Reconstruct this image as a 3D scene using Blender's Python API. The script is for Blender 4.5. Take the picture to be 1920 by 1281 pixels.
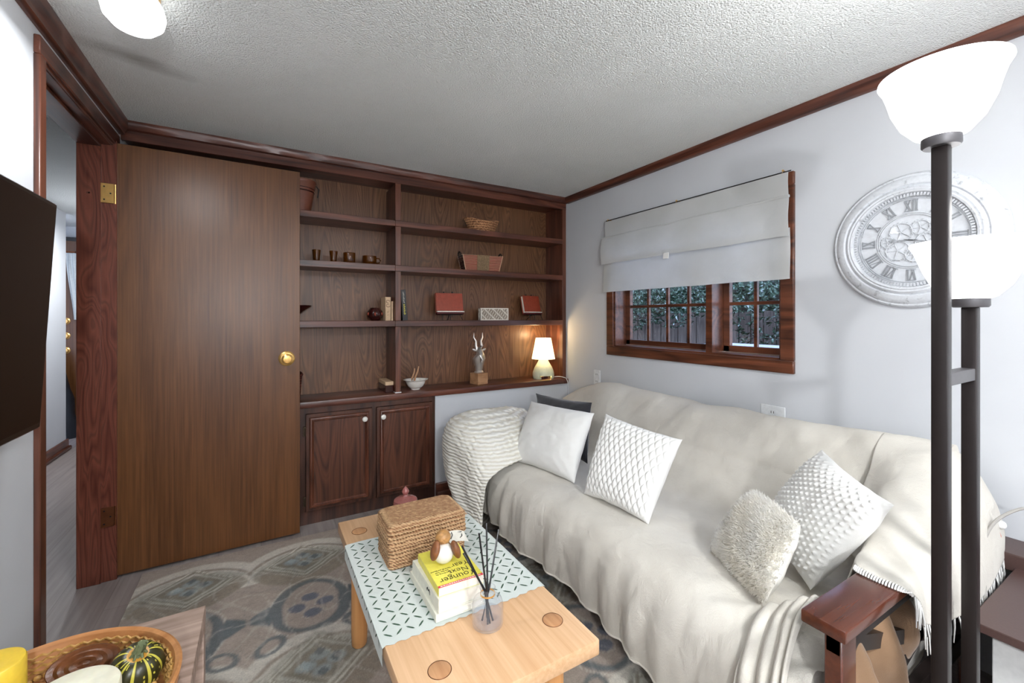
import bpy, bmesh, math, random
from mathutils import Vector, Matrix, noise
random.seed(7)
D = bpy.data; C = bpy.context.scene.collection
PI = math.pi
for o in list(D.objects): D.objects.remove(o)

# ------------------------------------------------------------------ camera
cam = D.cameras.new('camera'); camo = D.objects.new('camera', cam); C.objects.link(camo)
cam.sensor_width = 36; cam.lens = 36*804/1920; cam.shift_y = -(640.5-596)/1920
cam.clip_start = 0.03
camo.location = (0, 0, 1.22); camo.rotation_euler = (PI/2, 0, -math.radians(30.3))
sc = bpy.context.scene; sc.camera = camo
# ------------------------------------------------------------------ world (blue dusk) and exposure
w = D.worlds.new('world'); sc.world = w; w.use_nodes = True
wn = w.node_tree; bg = wn.nodes['Background']
sky = wn.nodes.new('ShaderNodeTexGradient'); tc = wn.nodes.new('ShaderNodeTexCoord'); sep = wn.nodes.new('ShaderNodeSeparateXYZ')
rp = wn.nodes.new('ShaderNodeValToRGB')
wn.links.new(tc.outputs['Generated'], sep.inputs[0]); wn.links.new(sep.outputs['Z'], rp.inputs[0])
rp.color_ramp.elements[0].position = 0.0; rp.color_ramp.elements[0].color = (.42, .48, .60, 1)
rp.color_ramp.elements[1].position = 0.7; rp.color_ramp.elements[1].color = (.24, .33, .58, 1)
wn.nodes.remove(sky)
wn.links.new(rp.outputs[0], bg.inputs[0]); bg.inputs[1].default_value = 6.5
vs = sc.view_settings
sc.display_settings.display_device = 'sRGB'
vs.view_transform = 'Standard'; vs.look = 'None'; vs.gamma = 1; vs.use_curve_mapping = False
vs.exposure = 0.14
LAMP_POWER = dict(ceiling=7, rear=40, globe=66, torch_high=5, torch_low=1.2, table=3.2, hall=17)  # rear, globe and hall are added fill lights

# ------------------------------------------------------------------ node helpers
class NT:
    def __init__(s, name):
        s.m = D.materials.new(name); s.m.use_nodes = True; s.t = s.m.node_tree
        s.b = s.t.nodes['Principled BSDF']
    def n(s, typ, **kw):
        x = s.t.nodes.new('ShaderNode'+typ)
        for k, v in kw.items():
            if k.startswith('i_'): x.inputs[k[2:].replace('_', ' ')].default_value = v
            else: setattr(x, k, v)
        return x
    def l(s, a, b): s.t.links.new(a, b)
    def coord(s, scale=(1,1,1), rot=(0,0,0), loc=(0,0,0)):
        t = s.n('TexCoord'); m = s.n('Mapping'); s.l(t.outputs['Object'], m.inputs[0])
        m.inputs['Scale'].default_value = scale; m.inputs['Rotation'].default_value = rot; m.inputs['Location'].default_value = loc
        return m.outputs[0]
    def noise(s, vec, scale, detail=3, rough=.5, dist=0):
        x = s.n('TexNoise'); s.l(vec, x.inputs['Vector']); x.inputs['Scale'].default_value = scale
        x.inputs['Detail'].default_value = detail; x.inputs['Roughness'].default_value = rough; x.inputs['Distortion'].default_value = dist
        return x.outputs['Fac']
    def math(s, op, a, b=None, c=None):
        x = s.n('Math', operation=op)
        for i, v in enumerate((a, b, c)):
            if v is None: continue
            if isinstance(v, (int, float)): x.inputs[i].default_value = v
            else: s.l(v, x.inputs[i])
        return x.outputs[0]
    def ramp(s, fac, stops, interp='LINEAR'):
        x = s.n('ValToRGB'); s.l(fac, x.inputs[0]); cr = x.color_ramp; cr.interpolation = interp
        while len(cr.elements) < len(stops): cr.elements.new(.5)
        for e, (p, c) in zip(cr.elements, stops):
            e.position = p; e.color = (c[0], c[1], c[2], 1) if not isinstance(c, (int, float)) else (c, c, c, 1)
        return x.outputs[0]
    def mix(s, fac, a, b, typ='MIX'):
        x = s.n('Mix', data_type='RGBA', blend_type=typ)
        for i, v in ((0, fac), (6, a), (7, b)):
            if isinstance(v, (int, float)): x.inputs[i].default_value = v
            elif isinstance(v, tuple): x.inputs[i].default_value = (*v, 1)
            else: s.l(v, x.inputs[i])
        return x.outputs[2]
    def bump(s, h, strength=.3, dist=.01, prev=None):
        x = s.n('Bump'); s.l(h, x.inputs['Height']); x.inputs['Strength'].default_value = strength; x.inputs['Distance'].default_value = dist
        if prev: s.l(prev, x.inputs['Normal'])
        s.l(x.outputs[0], s.b.inputs['Normal']); return x.outputs[0]
    def base(s, c):
        if isinstance(c, tuple): s.b.inputs['Base Color'].default_value = (*c, 1)
        else: s.l(c, s.b.inputs['Base Color'])
    def p(s, **kw):
        for k, v in kw.items(): s.b.inputs[k.replace('_', ' ')].default_value = v
        return s

def lin(r, g, b):
    f = lambda v: (v/255/12.92 if v/255 <= .04045 else ((v/255+.055)/1.055)**2.4)
    return (f(r), f(g), f(b))

def plain(name, c, rough=.5, metal=0, bump=0, bscale=60, var=.06, **kw):
    m = NT(name); v = m.coord()
    f = m.noise(v, bscale, 3)
    a = tuple(max(0, x*(1-var)) for x in c); b = tuple(min(1, x*(1+var)) for x in c)
    m.base(m.ramp(f, [(.3, a), (.7, b)])); m.p(Roughness=rough, Metallic=metal)
    if bump: m.bump(f, bump, .004)
    for k, x in kw.items(): m.b.inputs[k.replace('_', ' ')].default_value = x
    return m.m

def wood(name, dark, light, axis='Z', scale=3., rings=9, rough=.4, bump=.06, coat=0., streak=.4, contrast=(.3, .72), seed=0, lines=0.):
    m = NT(name); i = 'XYZ'.index(axis)
    s = [1, 1, 1]; s[i] = .16
    v = m.coord(tuple(s), loc=(seed*3.1, seed*1.7, seed))
    n1 = m.noise(v, scale, 2, .45, .35)
    saw = m.math('ABSOLUTE', m.math('SUBTRACT', m.math('MULTIPLY', m.math('FRACT', m.math('MULTIPLY', n1, rings)), 2), 1))
    s2 = [90, 90, 90]; s2[i] = 2.5
    n2 = m.noise(m.coord(tuple(s2)), 1, 2, .6)
    n3 = m.noise(m.coord(tuple(s)), scale*.5, 2)
    f = m.math('ADD', m.math('MULTIPLY', saw, (1-streak)*.6), m.math('MULTIPLY', n2, streak+.4*(1-streak)))
    f = m.math('ADD', m.math('MULTIPLY', f, .7), m.math('MULTIPLY', n3, .3))
    col = m.ramp(f, [(contrast[0], dark), (contrast[1], light)])
    if lines:
        ln = m.ramp(saw, [(0, 1.), (.72, 1.), (.95, .25), (1, .2)])
        x = m.n('Mix', data_type='RGBA', blend_type='MULTIPLY'); x.inputs[0].default_value = lines
        m.l(col, x.inputs[6]); m.l(ln, x.inputs[7]); col = x.outputs[2]
    m.base(col); m.p(Roughness=rough)
    m.b.inputs['Coat Weight'].default_value = coat; m.b.inputs['Coat Roughness'].default_value = .25
    if bump: m.bump(f, bump, .003)
    return m.m

def emit(name, c, strength):
    m = NT(name); m.base(c); m.b.inputs['Emission Color'].default_value = (*c, 1); m.b.inputs['Emission Strength'].default_value = strength
    return m.m

def glass(name, c=(1,1,1), rough=0.0, ior=1.45):
    m = NT(name); m.base(c); m.p(Roughness=rough, IOR=ior); m.b.inputs['Transmission Weight'].default_value = 1
    return m.m

M = {}
# walls, ceiling
m = NT('wall_paint'); v = m.coord(); m.base(m.ramp(m.noise(v, 2.2, 3), [(.3, (.60, .615, .645)), (.75, (.65, .665, .69))])); m.p(Roughness=.75); m.bump(m.noise(v, 240, 2), .12, .001); M['wall'] = m.m
m = NT('popcorn_ceiling'); v = m.coord()
vo = m.n('TexVoronoi'); m.l(v, vo.inputs['Vector']); vo.inputs['Scale'].default_value = 150; vo.inputs['Randomness'].default_value = 1
h = m.math('ADD', m.math('SUBTRACT', 1, vo.outputs['Distance']), m.math('MULTIPLY', m.noise(v, 190, 3, .6), 1.0))
stain = m.noise(m.coord((2.2, 7, 1), (0, 0, .45), (0, 0, 0)), 3, 3)
gr = m.n('TexGradient', gradient_type='SPHERICAL'); mp = m.n('Mapping'); mp.vector_type = 'TEXTURE'; mp.inputs['Location'].default_value = (-.407, 2.10, 2.19); mp.inputs['Scale'].default_value = (.22, .07, 1); mp.inputs['Rotation'].default_value = (0, 0, .35)
m.l(m.n('TexCoord').outputs['Object'], mp.inputs[0]); m.l(mp.outputs[0], gr.inputs[0])
sf_ = m.math('MULTIPLY', m.math('MULTIPLY', gr.outputs['Fac'], stain), 1.3)
m.base(m.mix(sf_, m.ramp(m.noise(m.coord(loc=(3, 1, 0)), 1.6, 3), [(.3, (.76, .785, .77)), (.7, (.84, .86, .85))]), (.22, .21, .18))); m.p(Roughness=.9); m.bump(h, .8, .006); M['ceil'] = m.m
# timbers
M['trim'] = wood('dark_trim', lin(50, 22, 15), lin(116, 66, 49), 'X', 4, 9, .34, .12, .15)
M['trimY'] = wood('dark_trim_long', lin(50, 22, 15), lin(118, 68, 50), 'Y', 4, 9, .34, .12, .15)
M['trimZ'] = wood('dark_trim_upright', lin(54, 26, 17), lin(118, 69, 50), 'Z', 4, 9, .34, .1, .15)
M['casing'] = wood('red_pine_casing', lin(74, 32, 22), lin(134, 76, 58), 'Z', 7, 16, .34, .12, .15, .2, (.25, .75), 2, .55)
M['window_wood'] = wood('window_wood', lin(54, 26, 15), lin(122, 70, 46), 'Y', 5, 8, .35, .06, .25)
M['door'] = wood('door_veneer', lin(76, 43, 18), lin(124, 80, 44), 'Z', 2.0, 9, .36, .14, .0, .66, (.3, .7), 4, .18)
M['panel'] = wood('bookcase_panel', lin(80, 48, 28), lin(148, 103, 70), 'Z', 3.4, 34, .4, .12, .05, .3, (.3, .75), 5, .65)
M['cab_panel'] = wood('cabinet_panel', lin(46, 24, 17), lin(112, 66, 46), 'Z', 5, 14, .38, .06, .2, .3, (.3, .75), 6, .4)
M['cab_frame'] = wood('cabinet_frame', lin(40, 22, 16), lin(92, 56, 42), 'Z', 4, 8, .35, .05, .25)
M['beech'] = wood('beech', lin(200, 156, 114), lin(226, 188, 148), 'Y', 4, 7, .42, .03, .1, .7)
M['beech_end'] = wood('beech_leg_end', lin(176, 124, 84), lin(208, 160, 116), 'Y', 8, 10, .5, .03, .0, .5)
M['beech_leg'] = wood('beech_leg', lin(196, 134, 78), lin(222, 166, 108), 'Z', 4, 7, .42, .03, .1, .7)
M['console'] = wood('grey_oak', lin(138, 116, 102), lin(186, 162, 148), 'X', 6, 12, .55, .15, 0, .5)
M['arm'] = wood('cherry_arm', lin(66, 31, 19), lin(96, 48, 30), 'X', 3, 5, .2, .0, .5, .5)
M['tray_wood'] = wood('tray_wood', lin(160, 104, 58), lin(206, 148, 96), 'X', 6, 6, .45, .05)
M['espresso'] = plain('espresso_laminate', lin(78, 58, 54), .35, 0, .05, 200)
M['black_frame'] = plain('dark_sofa_frame', lin(30, 22, 20), .4)
# floor laminate
m = NT('laminate_floor'); v = m.coord((1, 1, 1), (0, 0, 0))
br = m.n('TexBrick'); m.l(m.coord((1, 1, 1), (0, 0, PI/2)), br.inputs['Vector'])
br.inputs['Scale'].default_value = 1; br.inputs['Brick Width'].default_value = 1.2; br.inputs['Row Height'].default_value = .19
br.inputs['Mortar Size'].default_value = .0015; br.inputs['Color1'].default_value = (.36,.36,.36,1); br.inputs['Color2'].default_value = (.62,.62,.62,1); br.inputs['Mortar'].default_value = (.15,.15,.15,1)
g = m.noise(m.coord((30, 1.2, 1)), 1.3, 4, .6, .3)
f = m.math('ADD', m.math('MULTIPLY', g, .7), m.math('MULTIPLY', br.outputs['Color'], .5))
m.base(m.ramp(f, [(.3, lin(112, 102, 98)), (.85, lin(168, 158, 154))])); m.p(Roughness=.38); m.bump(f, .08, .002); M['floor'] = m.m
# metals
M['brass'] = plain('brass', lin(232, 186, 112), .28, .75, .05)
M['old_brass'] = plain('dull_brass', lin(110, 66, 40), .45, .8, .1)
M['hinge'] = plain('antique_hinge', lin(92, 78, 64), .4, .8)
M['lamp_metal'] = plain('dark_bronze_metal', lin(40, 34, 33), .38, .4, 0)
M['fitter'] = plain('pewter_fitter', lin(96, 94, 96), .45, .4)
M['silver'] = plain('silver_metal', lin(212, 206, 200), .3, .8, .08, 30)
M['porcelain'] = plain('white_porcelain', lin(235, 232, 224), .15)
M['plastic'] = plain('white_plastic', lin(232, 234, 236), .35)
M['black'] = plain('black_plastic', lin(20, 19, 20), .3)
M['screen'] = plain('tv_screen', lin(22, 15, 10), .3, 0, 0); M['screen'].node_tree.nodes['Principled BSDF'].inputs['Specular IOR Level'].default_value = .2
M['black_wire'] = plain('black_wire', lin(16, 14, 13), .5)
# emitters
M['torch'] = emit('lit_frosted_glass', (.97, .985, 1), 2.0)
M['ceil_glass'] = emit('lit_ceiling_glass', (.97, .985, 1), 3.2)
m = NT('lit_lamp_shade'); m.base((.9, .86, .72)); m.b.inputs['Emission Color'].default_value = (1, .80, .50, 1); m.b.inputs['Emission Strength'].default_value = 1.25; m.p(Roughness=.7); M['shade'] = m.m
M['lamp_base'] = plain('cream_ceramic', lin(226, 228, 196), .3)
# textiles
def cloth(name, c1, c2, weave=420, b=.25, big=.3, rough=.9, sheen=.2, wr=0):
    m = NT(name); v = m.coord(); f = m.noise(v, 5, 4)
    m.base(m.ramp(f, [(.3, c1), (.7, c2)])); m.p(Roughness=rough)
    m.b.inputs['Sheen Weight'].default_value = sheen
    h = m.math('ADD', m.math('MULTIPLY', m.noise(v, weave, 2), .12), m.math('MULTIPLY', m.noise(m.coord((1,1,1)), 14, 4, .55, .6), wr))
    m.bump(h, b, .02); return m.m
M['cover'] = cloth('oatmeal_sofa_cover', lin(205, 199, 188), lin(219, 214, 204), wr=.6, b=.55)
M['white_cloth'] = cloth('white_cotton', lin(226, 225, 221), lin(238, 237, 234), wr=.3, b=.25)
M['dark_cloth'] = cloth('charcoal_velvet', lin(28, 28, 34), lin(50, 50, 58), wr=.4, sheen=.5)
M['brown_cloth'] = cloth('brown_mattress_fabric', lin(110, 84, 60), lin(140, 110, 82), wr=.4)
M['blind'] = None
m = NT('roman_blind_fabric'); v = m.coord(); m.base(m.ramp(m.noise(v, 6, 4), [(.3, lin(226, 226, 222)), (.7, lin(238, 238, 236))])); m.p(Roughness=.9); m.bump(m.noise(v, 12, 4, .6, .5), .2, .02)
tr = m.n('BsdfTranslucent'); tr.inputs[0].default_value = (.75, .78, .82, 1); mx = m.n('MixShader'); mx.inputs[0].default_value = .4
m.l(m.b.outputs[0], mx.inputs[1]); m.l(tr.outputs[0], mx.inputs[2]); m.l(mx.outputs[0], m.t.nodes['Material Output'].inputs[0]); M['blind'] = m.m
# knitted blanket
m = NT('cream_knit'); v = m.coord()
wv = m.n('TexWave', wave_type='BANDS', bands_direction='Z', wave_profile='SIN'); m.l(v, wv.inputs['Vector']); wv.inputs['Scale'].default_value = 19; wv.inputs['Distortion'].default_value = 2.2; wv.inputs['Detail'].default_value = 2; wv.inputs['Detail Scale'].default_value = 1.5
wv2 = m.n('TexWave', wave_type='BANDS', bands_direction='Y', wave_profile='SIN'); m.l(v, wv2.inputs['Vector']); wv2.inputs['Scale'].default_value = 7; wv2.inputs['Distortion'].default_value = 3
h = m.math('ADD', wv.outputs['Fac'], m.math('MULTIPLY', m.math('MULTIPLY', wv2.outputs['Fac'], wv.outputs['Fac']), .6))
m.base(m.ramp(h, [(0, lin(222, 217, 202)), (.9, lin(240, 238, 230))])); m.p(Roughness=.95); m.bump(h, .55, .006); M['knit'] = m.m
# fur
m = NT('cream_fur'); v = m.coord(); f = m.noise(v, 9, 4)
m.base(m.ramp(f, [(.35, lin(246, 241, 230)), (.6, lin(252, 251, 248))])); m.p(Roughness=1); m.bump(m.noise(v, 160, 4, .8, 2), .3, .01)
m.b.inputs['Sheen Weight'].default_value = .5
tr = m.n('BsdfTranslucent'); tr.inputs[0].default_value = (.97, .95, .90, 1); mx = m.n('MixShader'); mx.inputs[0].default_value = .5
m.l(m.b.outputs[0], mx.inputs[1]); m.l(tr.outputs[0], mx.inputs[2]); m.l(mx.outputs[0], m.t.nodes['Material Output'].inputs[0]); M['fur'] = m.m
M['fur_base'] = plain('cream_fur_base', lin(246, 242, 232), 1.0)
M['bird_brown'] = plain('bird_brown', lin(128, 80, 48), .45, 0, .3, 60, .3); M['bird_tan'] = plain('bird_tan', lin(176, 130, 78), .45, 0, .3, 90, .3)
# wicker
def wick(name, c1, c2, s=70, st=.8, dist=.006):
    m = NT(name); v = m.coord()
    a = m.n('TexWave', wave_type='BANDS', bands_direction='Z'); m.l(v, a.inputs['Vector']); a.inputs['Scale'].default_value = s*.32; a.inputs['Distortion'].default_value = 2.6; a.inputs['Detail Scale'].default_value = 3
    b = m.n('TexWave', wave_type='BANDS', bands_direction='DIAGONAL'); m.l(v, b.inputs['Vector']); b.inputs['Scale'].default_value = s*.8; b.inputs['Distortion'].default_value = 2
    h = m.math('ADD', a.outputs['Fac'], m.math('MULTIPLY', b.outputs['Fac'], .7))
    m.base(m.ramp(m.math('ADD', m.math('MULTIPLY', h, .5), m.math('MULTIPLY', m.noise(v, 60, 2), .3)), [(.2, c1), (.8, c2)])); m.p(Roughness=.7); m.bump(h, st, dist); return m.m
M['straw'] = wick('braided_straw', lin(158, 108, 72), lin(226, 184, 138), 84, .9)
M['pale_wicker'] = wick('pale_wicker', lin(120, 74, 46), lin(214, 158, 112), 60)
M['red_wicker'] = wick('red_wicker', lin(44, 16, 12), lin(112, 46, 36), 60)
M['red_cane'] = plain('red_cane', lin(150, 72, 58), .5)
M['dark_cane'] = plain('dark_cane', lin(40, 26, 22), .6)
M['tan'] = plain('tan_weave', lin(128, 104, 76), .8, 0, .6, 110, .3)
M['cord'] = plain('pale_cord', lin(206, 168, 140), .7)
M['rattan'] = plain('gold_rattan', lin(176, 134, 72), .5, 0, .2, 120, .2)
M['rattan_dark'] = plain('woven_brown', lin(92, 60, 34), .6, 0, .4, 90, .3)
M['amber'] = glass('amber_glass', lin(132, 76, 22), .08)
M['amber'].node_tree.nodes['Principled BSDF'].inputs['Transmission Weight'].default_value = .7
M['pink_glass'] = plain('pink_pressed_glass', lin(176, 110, 104), .15, 0, .3, 90, .12); M['pink_glass'].node_tree.nodes['Principled BSDF'].inputs['Transmission Weight'].default_value = .35
def thin_glass(name, tint, haze=0.0, edge=.75, base=.05, pw=4.0):
    m = NT(name); tr = m.n('BsdfTransparent'); tr.inputs[0].default_value = (*tint, 1); gl = m.n('BsdfGlossy'); gl.inputs['Roughness'].default_value = .02
    lw = m.n('LayerWeight'); lw.inputs[0].default_value = .5
    f = m.math('ADD', m.math('MULTIPLY', m.math('POWER', lw.outputs['Facing'], pw), edge), base); m1 = m.n('MixShader'); m.l(f, m1.inputs[0]); m.l(tr.outputs[0], m1.inputs[1]); m.l(gl.outputs[0], m1.inputs[2]); out = m1
    if haze:
        df = m.n('BsdfDiffuse'); df.inputs[0].default_value = (.82, .87, 1, 1); out = m.n('MixShader'); out.inputs[0].default_value = haze; m.l(m1.outputs[0], out.inputs[1]); m.l(df.outputs[0], out.inputs[2])
    m.l(out.outputs[0], m.t.nodes['Material Output'].inputs[0]); return m.m
M['glass'] = thin_glass('clear_glass', (.98, .985, 1), .05, .6, .03, 2.5)
M['pane'] = thin_glass('window_glass', (1, 1, 1))
M['leather'] = plain('russet_leather', lin(150, 62, 40), .42, 0, .1, 50, .12)
M['maroon'] = plain('maroon_board', lin(80, 22, 24), .5)
M['paper'] = plain('paper', lin(236, 232, 220), .8)
M['cream_book'] = plain('cream_cover', lin(232, 230, 214), .6)
M['card'] = plain('buff_card', lin(206, 176, 142), .7)
M['ink'] = plain('black_ink', lin(16, 16, 18), .6)
M['yellow'] = plain('yellow_cover', lin(240, 228, 96), .4)
M['red_band'] = plain('red_band', lin(222, 66, 84), .4)
M['terracotta'] = plain('terracotta_glaze', lin(116, 66, 48), .4, 0, .1)
M['white_carved'] = plain('whitewashed_carving', lin(232, 224, 212), .7, 0, .3, 120)
M['carve_gap'] = plain('carving_recess', lin(150, 136, 122), .8)
M['dark_gloss'] = plain('dark_red_gloss', lin(52, 20, 18), .12)
M['block'] = wood('blond_block', lin(150, 106, 70), lin(190, 146, 108), 'X', 6, 6, .5, .03)
M['green'] = plain('green_thread', lin(66, 92, 74), .9)
M['runner'] = cloth('pale_runner', lin(200, 208, 202), lin(212, 219, 214), b=.2, wr=.15)
M['clock_paint'] = None
m = NT('distressed_white'); v = m.coord((1, 1, 1)); f = m.noise(v, 40, 5, .7, 1.0)
m.base(m.ramp(f, [(.30, lin(150, 152, 156)), (.42, lin(208, 211, 216)), (.7, lin(222, 225, 230))])); m.p(Roughness=.55); m.bump(f, .3, .003); M['clock_paint'] = m.m
M['clock_face'] = plain('clock_dial', lin(220, 223, 228), .6)
M['clock_num'] = plain('grey_numeral', lin(158, 161, 166), .5, .2)
M['wax_white'] = plain('ivory_wax', lin(240, 236, 214), .35); M['wax_yellow'] = plain('yellow_wax', lin(240, 204, 70), .35)
for k in ('wax_white', 'wax_yellow'):
    b = M[k].node_tree.nodes['Principled BSDF']; b.inputs['Subsurface Weight'].default_value = .3; b.inputs['Subsurface Radius'].default_value = (.02, .015, .008)
M['white_laminate'] = plain('white_laminate', lin(214, 214, 212), .5)
M['orange'] = plain('orange_stitch', lin(206, 92, 52), .8)
M['bag'] = plain('black_nylon', lin(22, 24, 30), .5, 0, .5, 20)
M['hall_white'] = plain('sheer_white', lin(215, 220, 222), .8)
# garden
M['fence'] = wood('weathered_fence', lin(58, 50, 46), lin(128, 118, 108), 'Z', 6, 8, .8, .2, 0, .5, (.3, .7), 0, .5)
m = NT('hedge_leaf'); inf = m.n('ObjectInfo'); v = m.coord(); m.base(m.ramp(m.noise(v, 20, 3), [(.40, lin(14, 26, 20)), (.52, lin(66, 100, 72)), (.62, lin(150, 176, 160)), (.68, lin(232, 238, 240))])); m.p(Roughness=.5); M['leaf'] = m.m
M['ground'] = plain('garden_soil', lin(96, 98, 96), .9, 0, .5, 8, .2)
M['outside_wall'] = M['wall']

# ------------------------------------------------------------------ mesh helpers
def box(bm, x0, x1, y0, y1, z0, z1, bev=0, mi=0, seg=1):
    vs_ = [bm.verts.new((x, y, z)) for x in (x0, x1) for y in (y0, y1) for z in (z0, z1)]
    a = vs_
    fs = [bm.faces.new(f) for f in ((a[0],a[1],a[3],a[2]), (a[4],a[6],a[7],a[5]), (a[0],a[4],a[5],a[1]), (a[2],a[3],a[7],a[6]), (a[0],a[2],a[6],a[4]), (a[1],a[5],a[7],a[3]))]
    for f in fs: f.material_index = mi
    if bev:
        es = list({e for f in fs for e in f.edges})
        r = bmesh.ops.bevel(bm, geom=es, offset=bev, segments=seg, affect='EDGES', profile=.5)
        for f in r['faces']: f.material_index = mi; f.smooth = seg > 1
    return a

def lathe(bm, prof, c=(0,0,0), n=32, axis='Z', mi=0, squash=(1,1), smooth=True, cap=True, a0=0):
    """prof: list of (radius, height)."""
    rings = []
    for r, h in prof:
        ring = []
        for i in range(n):
            t = 2*PI*i/n + a0; p = Vector((r*math.cos(t)*squash[0], r*math.sin(t)*squash[1], h))
            if axis == 'X': p = Vector((p.z, p.x, p.y))
            if axis == '-X': p = Vector((-p.z, -p.x, p.y))
            if axis == '-Y': p = Vector((p.x, -p.z, p.y))
            ring.append(bm.verts.new(p+Vector(c)))
        rings.append(ring)
    for a, b in zip(rings, rings[1:]):
        for i in range(n):
            f = bm.faces.new((a[i], a[(i+1)%n], b[(i+1)%n], b[i])); f.smooth = smooth; f.material_index = mi
    if cap:
        for ring, fl in ((rings[0], True), (rings[-1], False)):
            try:
                f = bm.faces.new(ring[::-1] if fl else ring); f.material_index = mi
            except Exception: pass

def tube(bm, pts, r, n=8, mi=0, closed=False, taper=None):
    pts = [Vector(p) for p in pts]; rings = []; N = len(pts)
    up = Vector((0, 0, 1))
    for i, p in enumerate(pts):
        if closed: d = pts[(i+1) % N]-pts[i-1]
        else: d = pts[min(i+1, N-1)]-pts[max(i-1, 0)]
        d.normalize(); u = up if abs(d.z) < .95 else Vector((1, 0, 0))
        a = d.cross(u).normalized(); b = d.cross(a).normalized()
        rr = r if taper is None else r*taper[i] if isinstance(taper, (list, tuple)) else r*(1+(taper-1)*i/(N-1))
        rings.append([bm.verts.new(p+a*rr*math.cos(2*PI*k/n)+b*rr*math.sin(2*PI*k/n)) for k in range(n)])
    pr = list(zip(rings, rings[1:]))
    if closed: pr.append((rings[-1], rings[0]))
    for A, B in pr:
        for k in range(n):
            f = bm.faces.new((A[k], A[(k+1)%n], B[(k+1)%n], B[k])); f.smooth = True; f.material_index = mi
    if not closed:
        for R in (rings[0][::-1], rings[-1]):
            f = bm.faces.new(R); f.material_index = mi

def bar(bm, p, q, w, h, mi=0):
    """rectangular bar from p to q, w horizontal width, h other"""
    p = Vector(p); q = Vector(q); d = (q-p).normalized(); u = Vector((0,0,1)) if abs(d.z) < .99 else Vector((0,1,0))
    a = d.cross(u).normalized()*w/2; b = a.cross(d).normalized()*h/2
    v_ = [bm.verts.new(x+s*a+t*b) for x in (p, q) for s, t in ((-1,-1),(1,-1),(1,1),(-1,1))]
    for f in ((0,1,2,3),(7,6,5,4),(0,4,5,1),(1,5,6,2),(2,6,7,3),(3,7,4,0)):
        bm.faces.new([v_[i] for i in f]).material_index = mi

def sphere(bm, c, r, sc_=(1,1,1), mi=0, n=20, m_=12):
    mt = Matrix.Translation(c) @ Matrix.Diagonal((*[r*s for s in sc_], 1))
    res = bmesh.ops.create_uvsphere(bm, u_segments=n, v_segments=m_, radius=1, matrix=mt)
    for v_ in res['verts']:
        for f in v_.link_faces: f.smooth = True; f.material_index = mi

def grid(bm, fn, nu, nv, mi=0, smooth=True, closed_u=False):
    V = [[bm.verts.new(fn(i/(nu if closed_u else nu-1), j/(nv-1))) for j in range(nv)] for i in range(nu)]
    for i in range(nu if closed_u else nu-1):
        for j in range(nv-1):
            f = bm.faces.new((V[i][j], V[(i+1) % nu][j], V[(i+1) % nu][j+1], V[i][j+1])); f.smooth = smooth; f.material_index = mi
    return V

def BM(): return bmesh.new()
def cr(ctrl, t):
    """Catmull-Rom through a list of vectors, t in 0..1"""
    n = len(ctrl)-1; x = min(max(t, 0), 1)*n; i = min(int(x), n-1); f = x-i
    p0 = ctrl[max(i-1, 0)]; p1 = ctrl[i]; p2 = ctrl[i+1]; p3 = ctrl[min(i+2, n)]
    return .5*((2*p1)+(-1*p0+p2)*f+(2*p0-5*p1+4*p2-p3)*f*f+(-1*p0+3*p1-3*p2+p3)*f**3)

def root_of(p):
    v_ = Vector((0,0,0))
    while p is not None: v_ += p.location; p = p.parent
    return v_

def obj(name, bm, mats, parent=None, world=True, sharp=40, recalc=True, mods=None):
    """one mesh object; with world=True the verts are given in room coordinates and shifted under the parent"""
    if recalc: bmesh.ops.recalc_face_normals(bm, faces=bm.faces)
    me = D.meshes.new(name)
    if parent is not None and world:
        bmesh.ops.translate(bm, verts=bm.verts, vec=-root_of(parent))
    bm.to_mesh(me); bm.free()
    if not isinstance(mats, (list, tuple)): mats = [mats]
    for x in mats: me.materials.append(x)
    try: me.set_sharp_from_angle(angle=math.radians(sharp))
    except Exception: pass
    o = D.objects.new(name, me); C.objects.link(o)
    if parent is not None: o.parent = parent
    return o

def thing(name, label, cat, loc=(0,0,0), group=None, rot=0):
    o = D.objects.new(name, None); C.objects.link(o); o.location = loc; o.rotation_euler = (0, 0, rot)
    o.empty_display_size = .05; o['label'] = label; o['category'] = cat
    if group: o['group'] = group
    return o
def tag(o, label, cat, group=None):
    o['label'] = label; o['category'] = cat
    if group: o['group'] = group
    return o
def recentre(o, loc):
    """move a top-level mesh's origin to loc without moving the mesh"""
    L = Vector(loc); o.data.transform(Matrix.Translation(-L)); o.location = L; return o
def struct(name, bm, mats, parent=None, **kw):
    o = obj(name, bm, mats, parent, **kw)
    if parent is None: o['kind'] = 'structure'
    return o
def copy_tree(root, loc, rot=0, label=None):
    r = root.copy(); C.objects.link(r); r.location = loc; r.rotation_euler = (0, 0, rot)
    if label: r['label'] = label
    for ch in list(root.children):
        c = ch.copy(); C.objects.link(c); c.parent = r
        for g_ in list(ch.children):
            d = g_.copy(); C.objects.link(d); d.parent = c
    return r
def text_bm(s, size, mat4, extrude=.0004, font_shear=0, sx=1.0, offset=0.0):
    cu = D.curves.new('t', 'FONT'); cu.body = s; cu.size = size; cu.extrude = extrude; cu.align_x = 'CENTER'; cu.align_y = 'CENTER'; cu.shear = font_shear; cu.offset = offset
    o = D.objects.new('t', cu); C.objects.link(o)
    bpy.context.view_layer.update(); dg = bpy.context.evaluated_depsgraph_get()
    me = D.meshes.new_from_object(o.evaluated_get(dg)); bm = BM(); bm.from_mesh(me)
    bmesh.ops.scale(bm, vec=(sx, 1, 1), verts=bm.verts); bmesh.ops.transform(bm, matrix=mat4, verts=bm.verts)
    D.objects.remove(o); D.curves.remove(cu); D.meshes.remove(me)
    return bm
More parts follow.
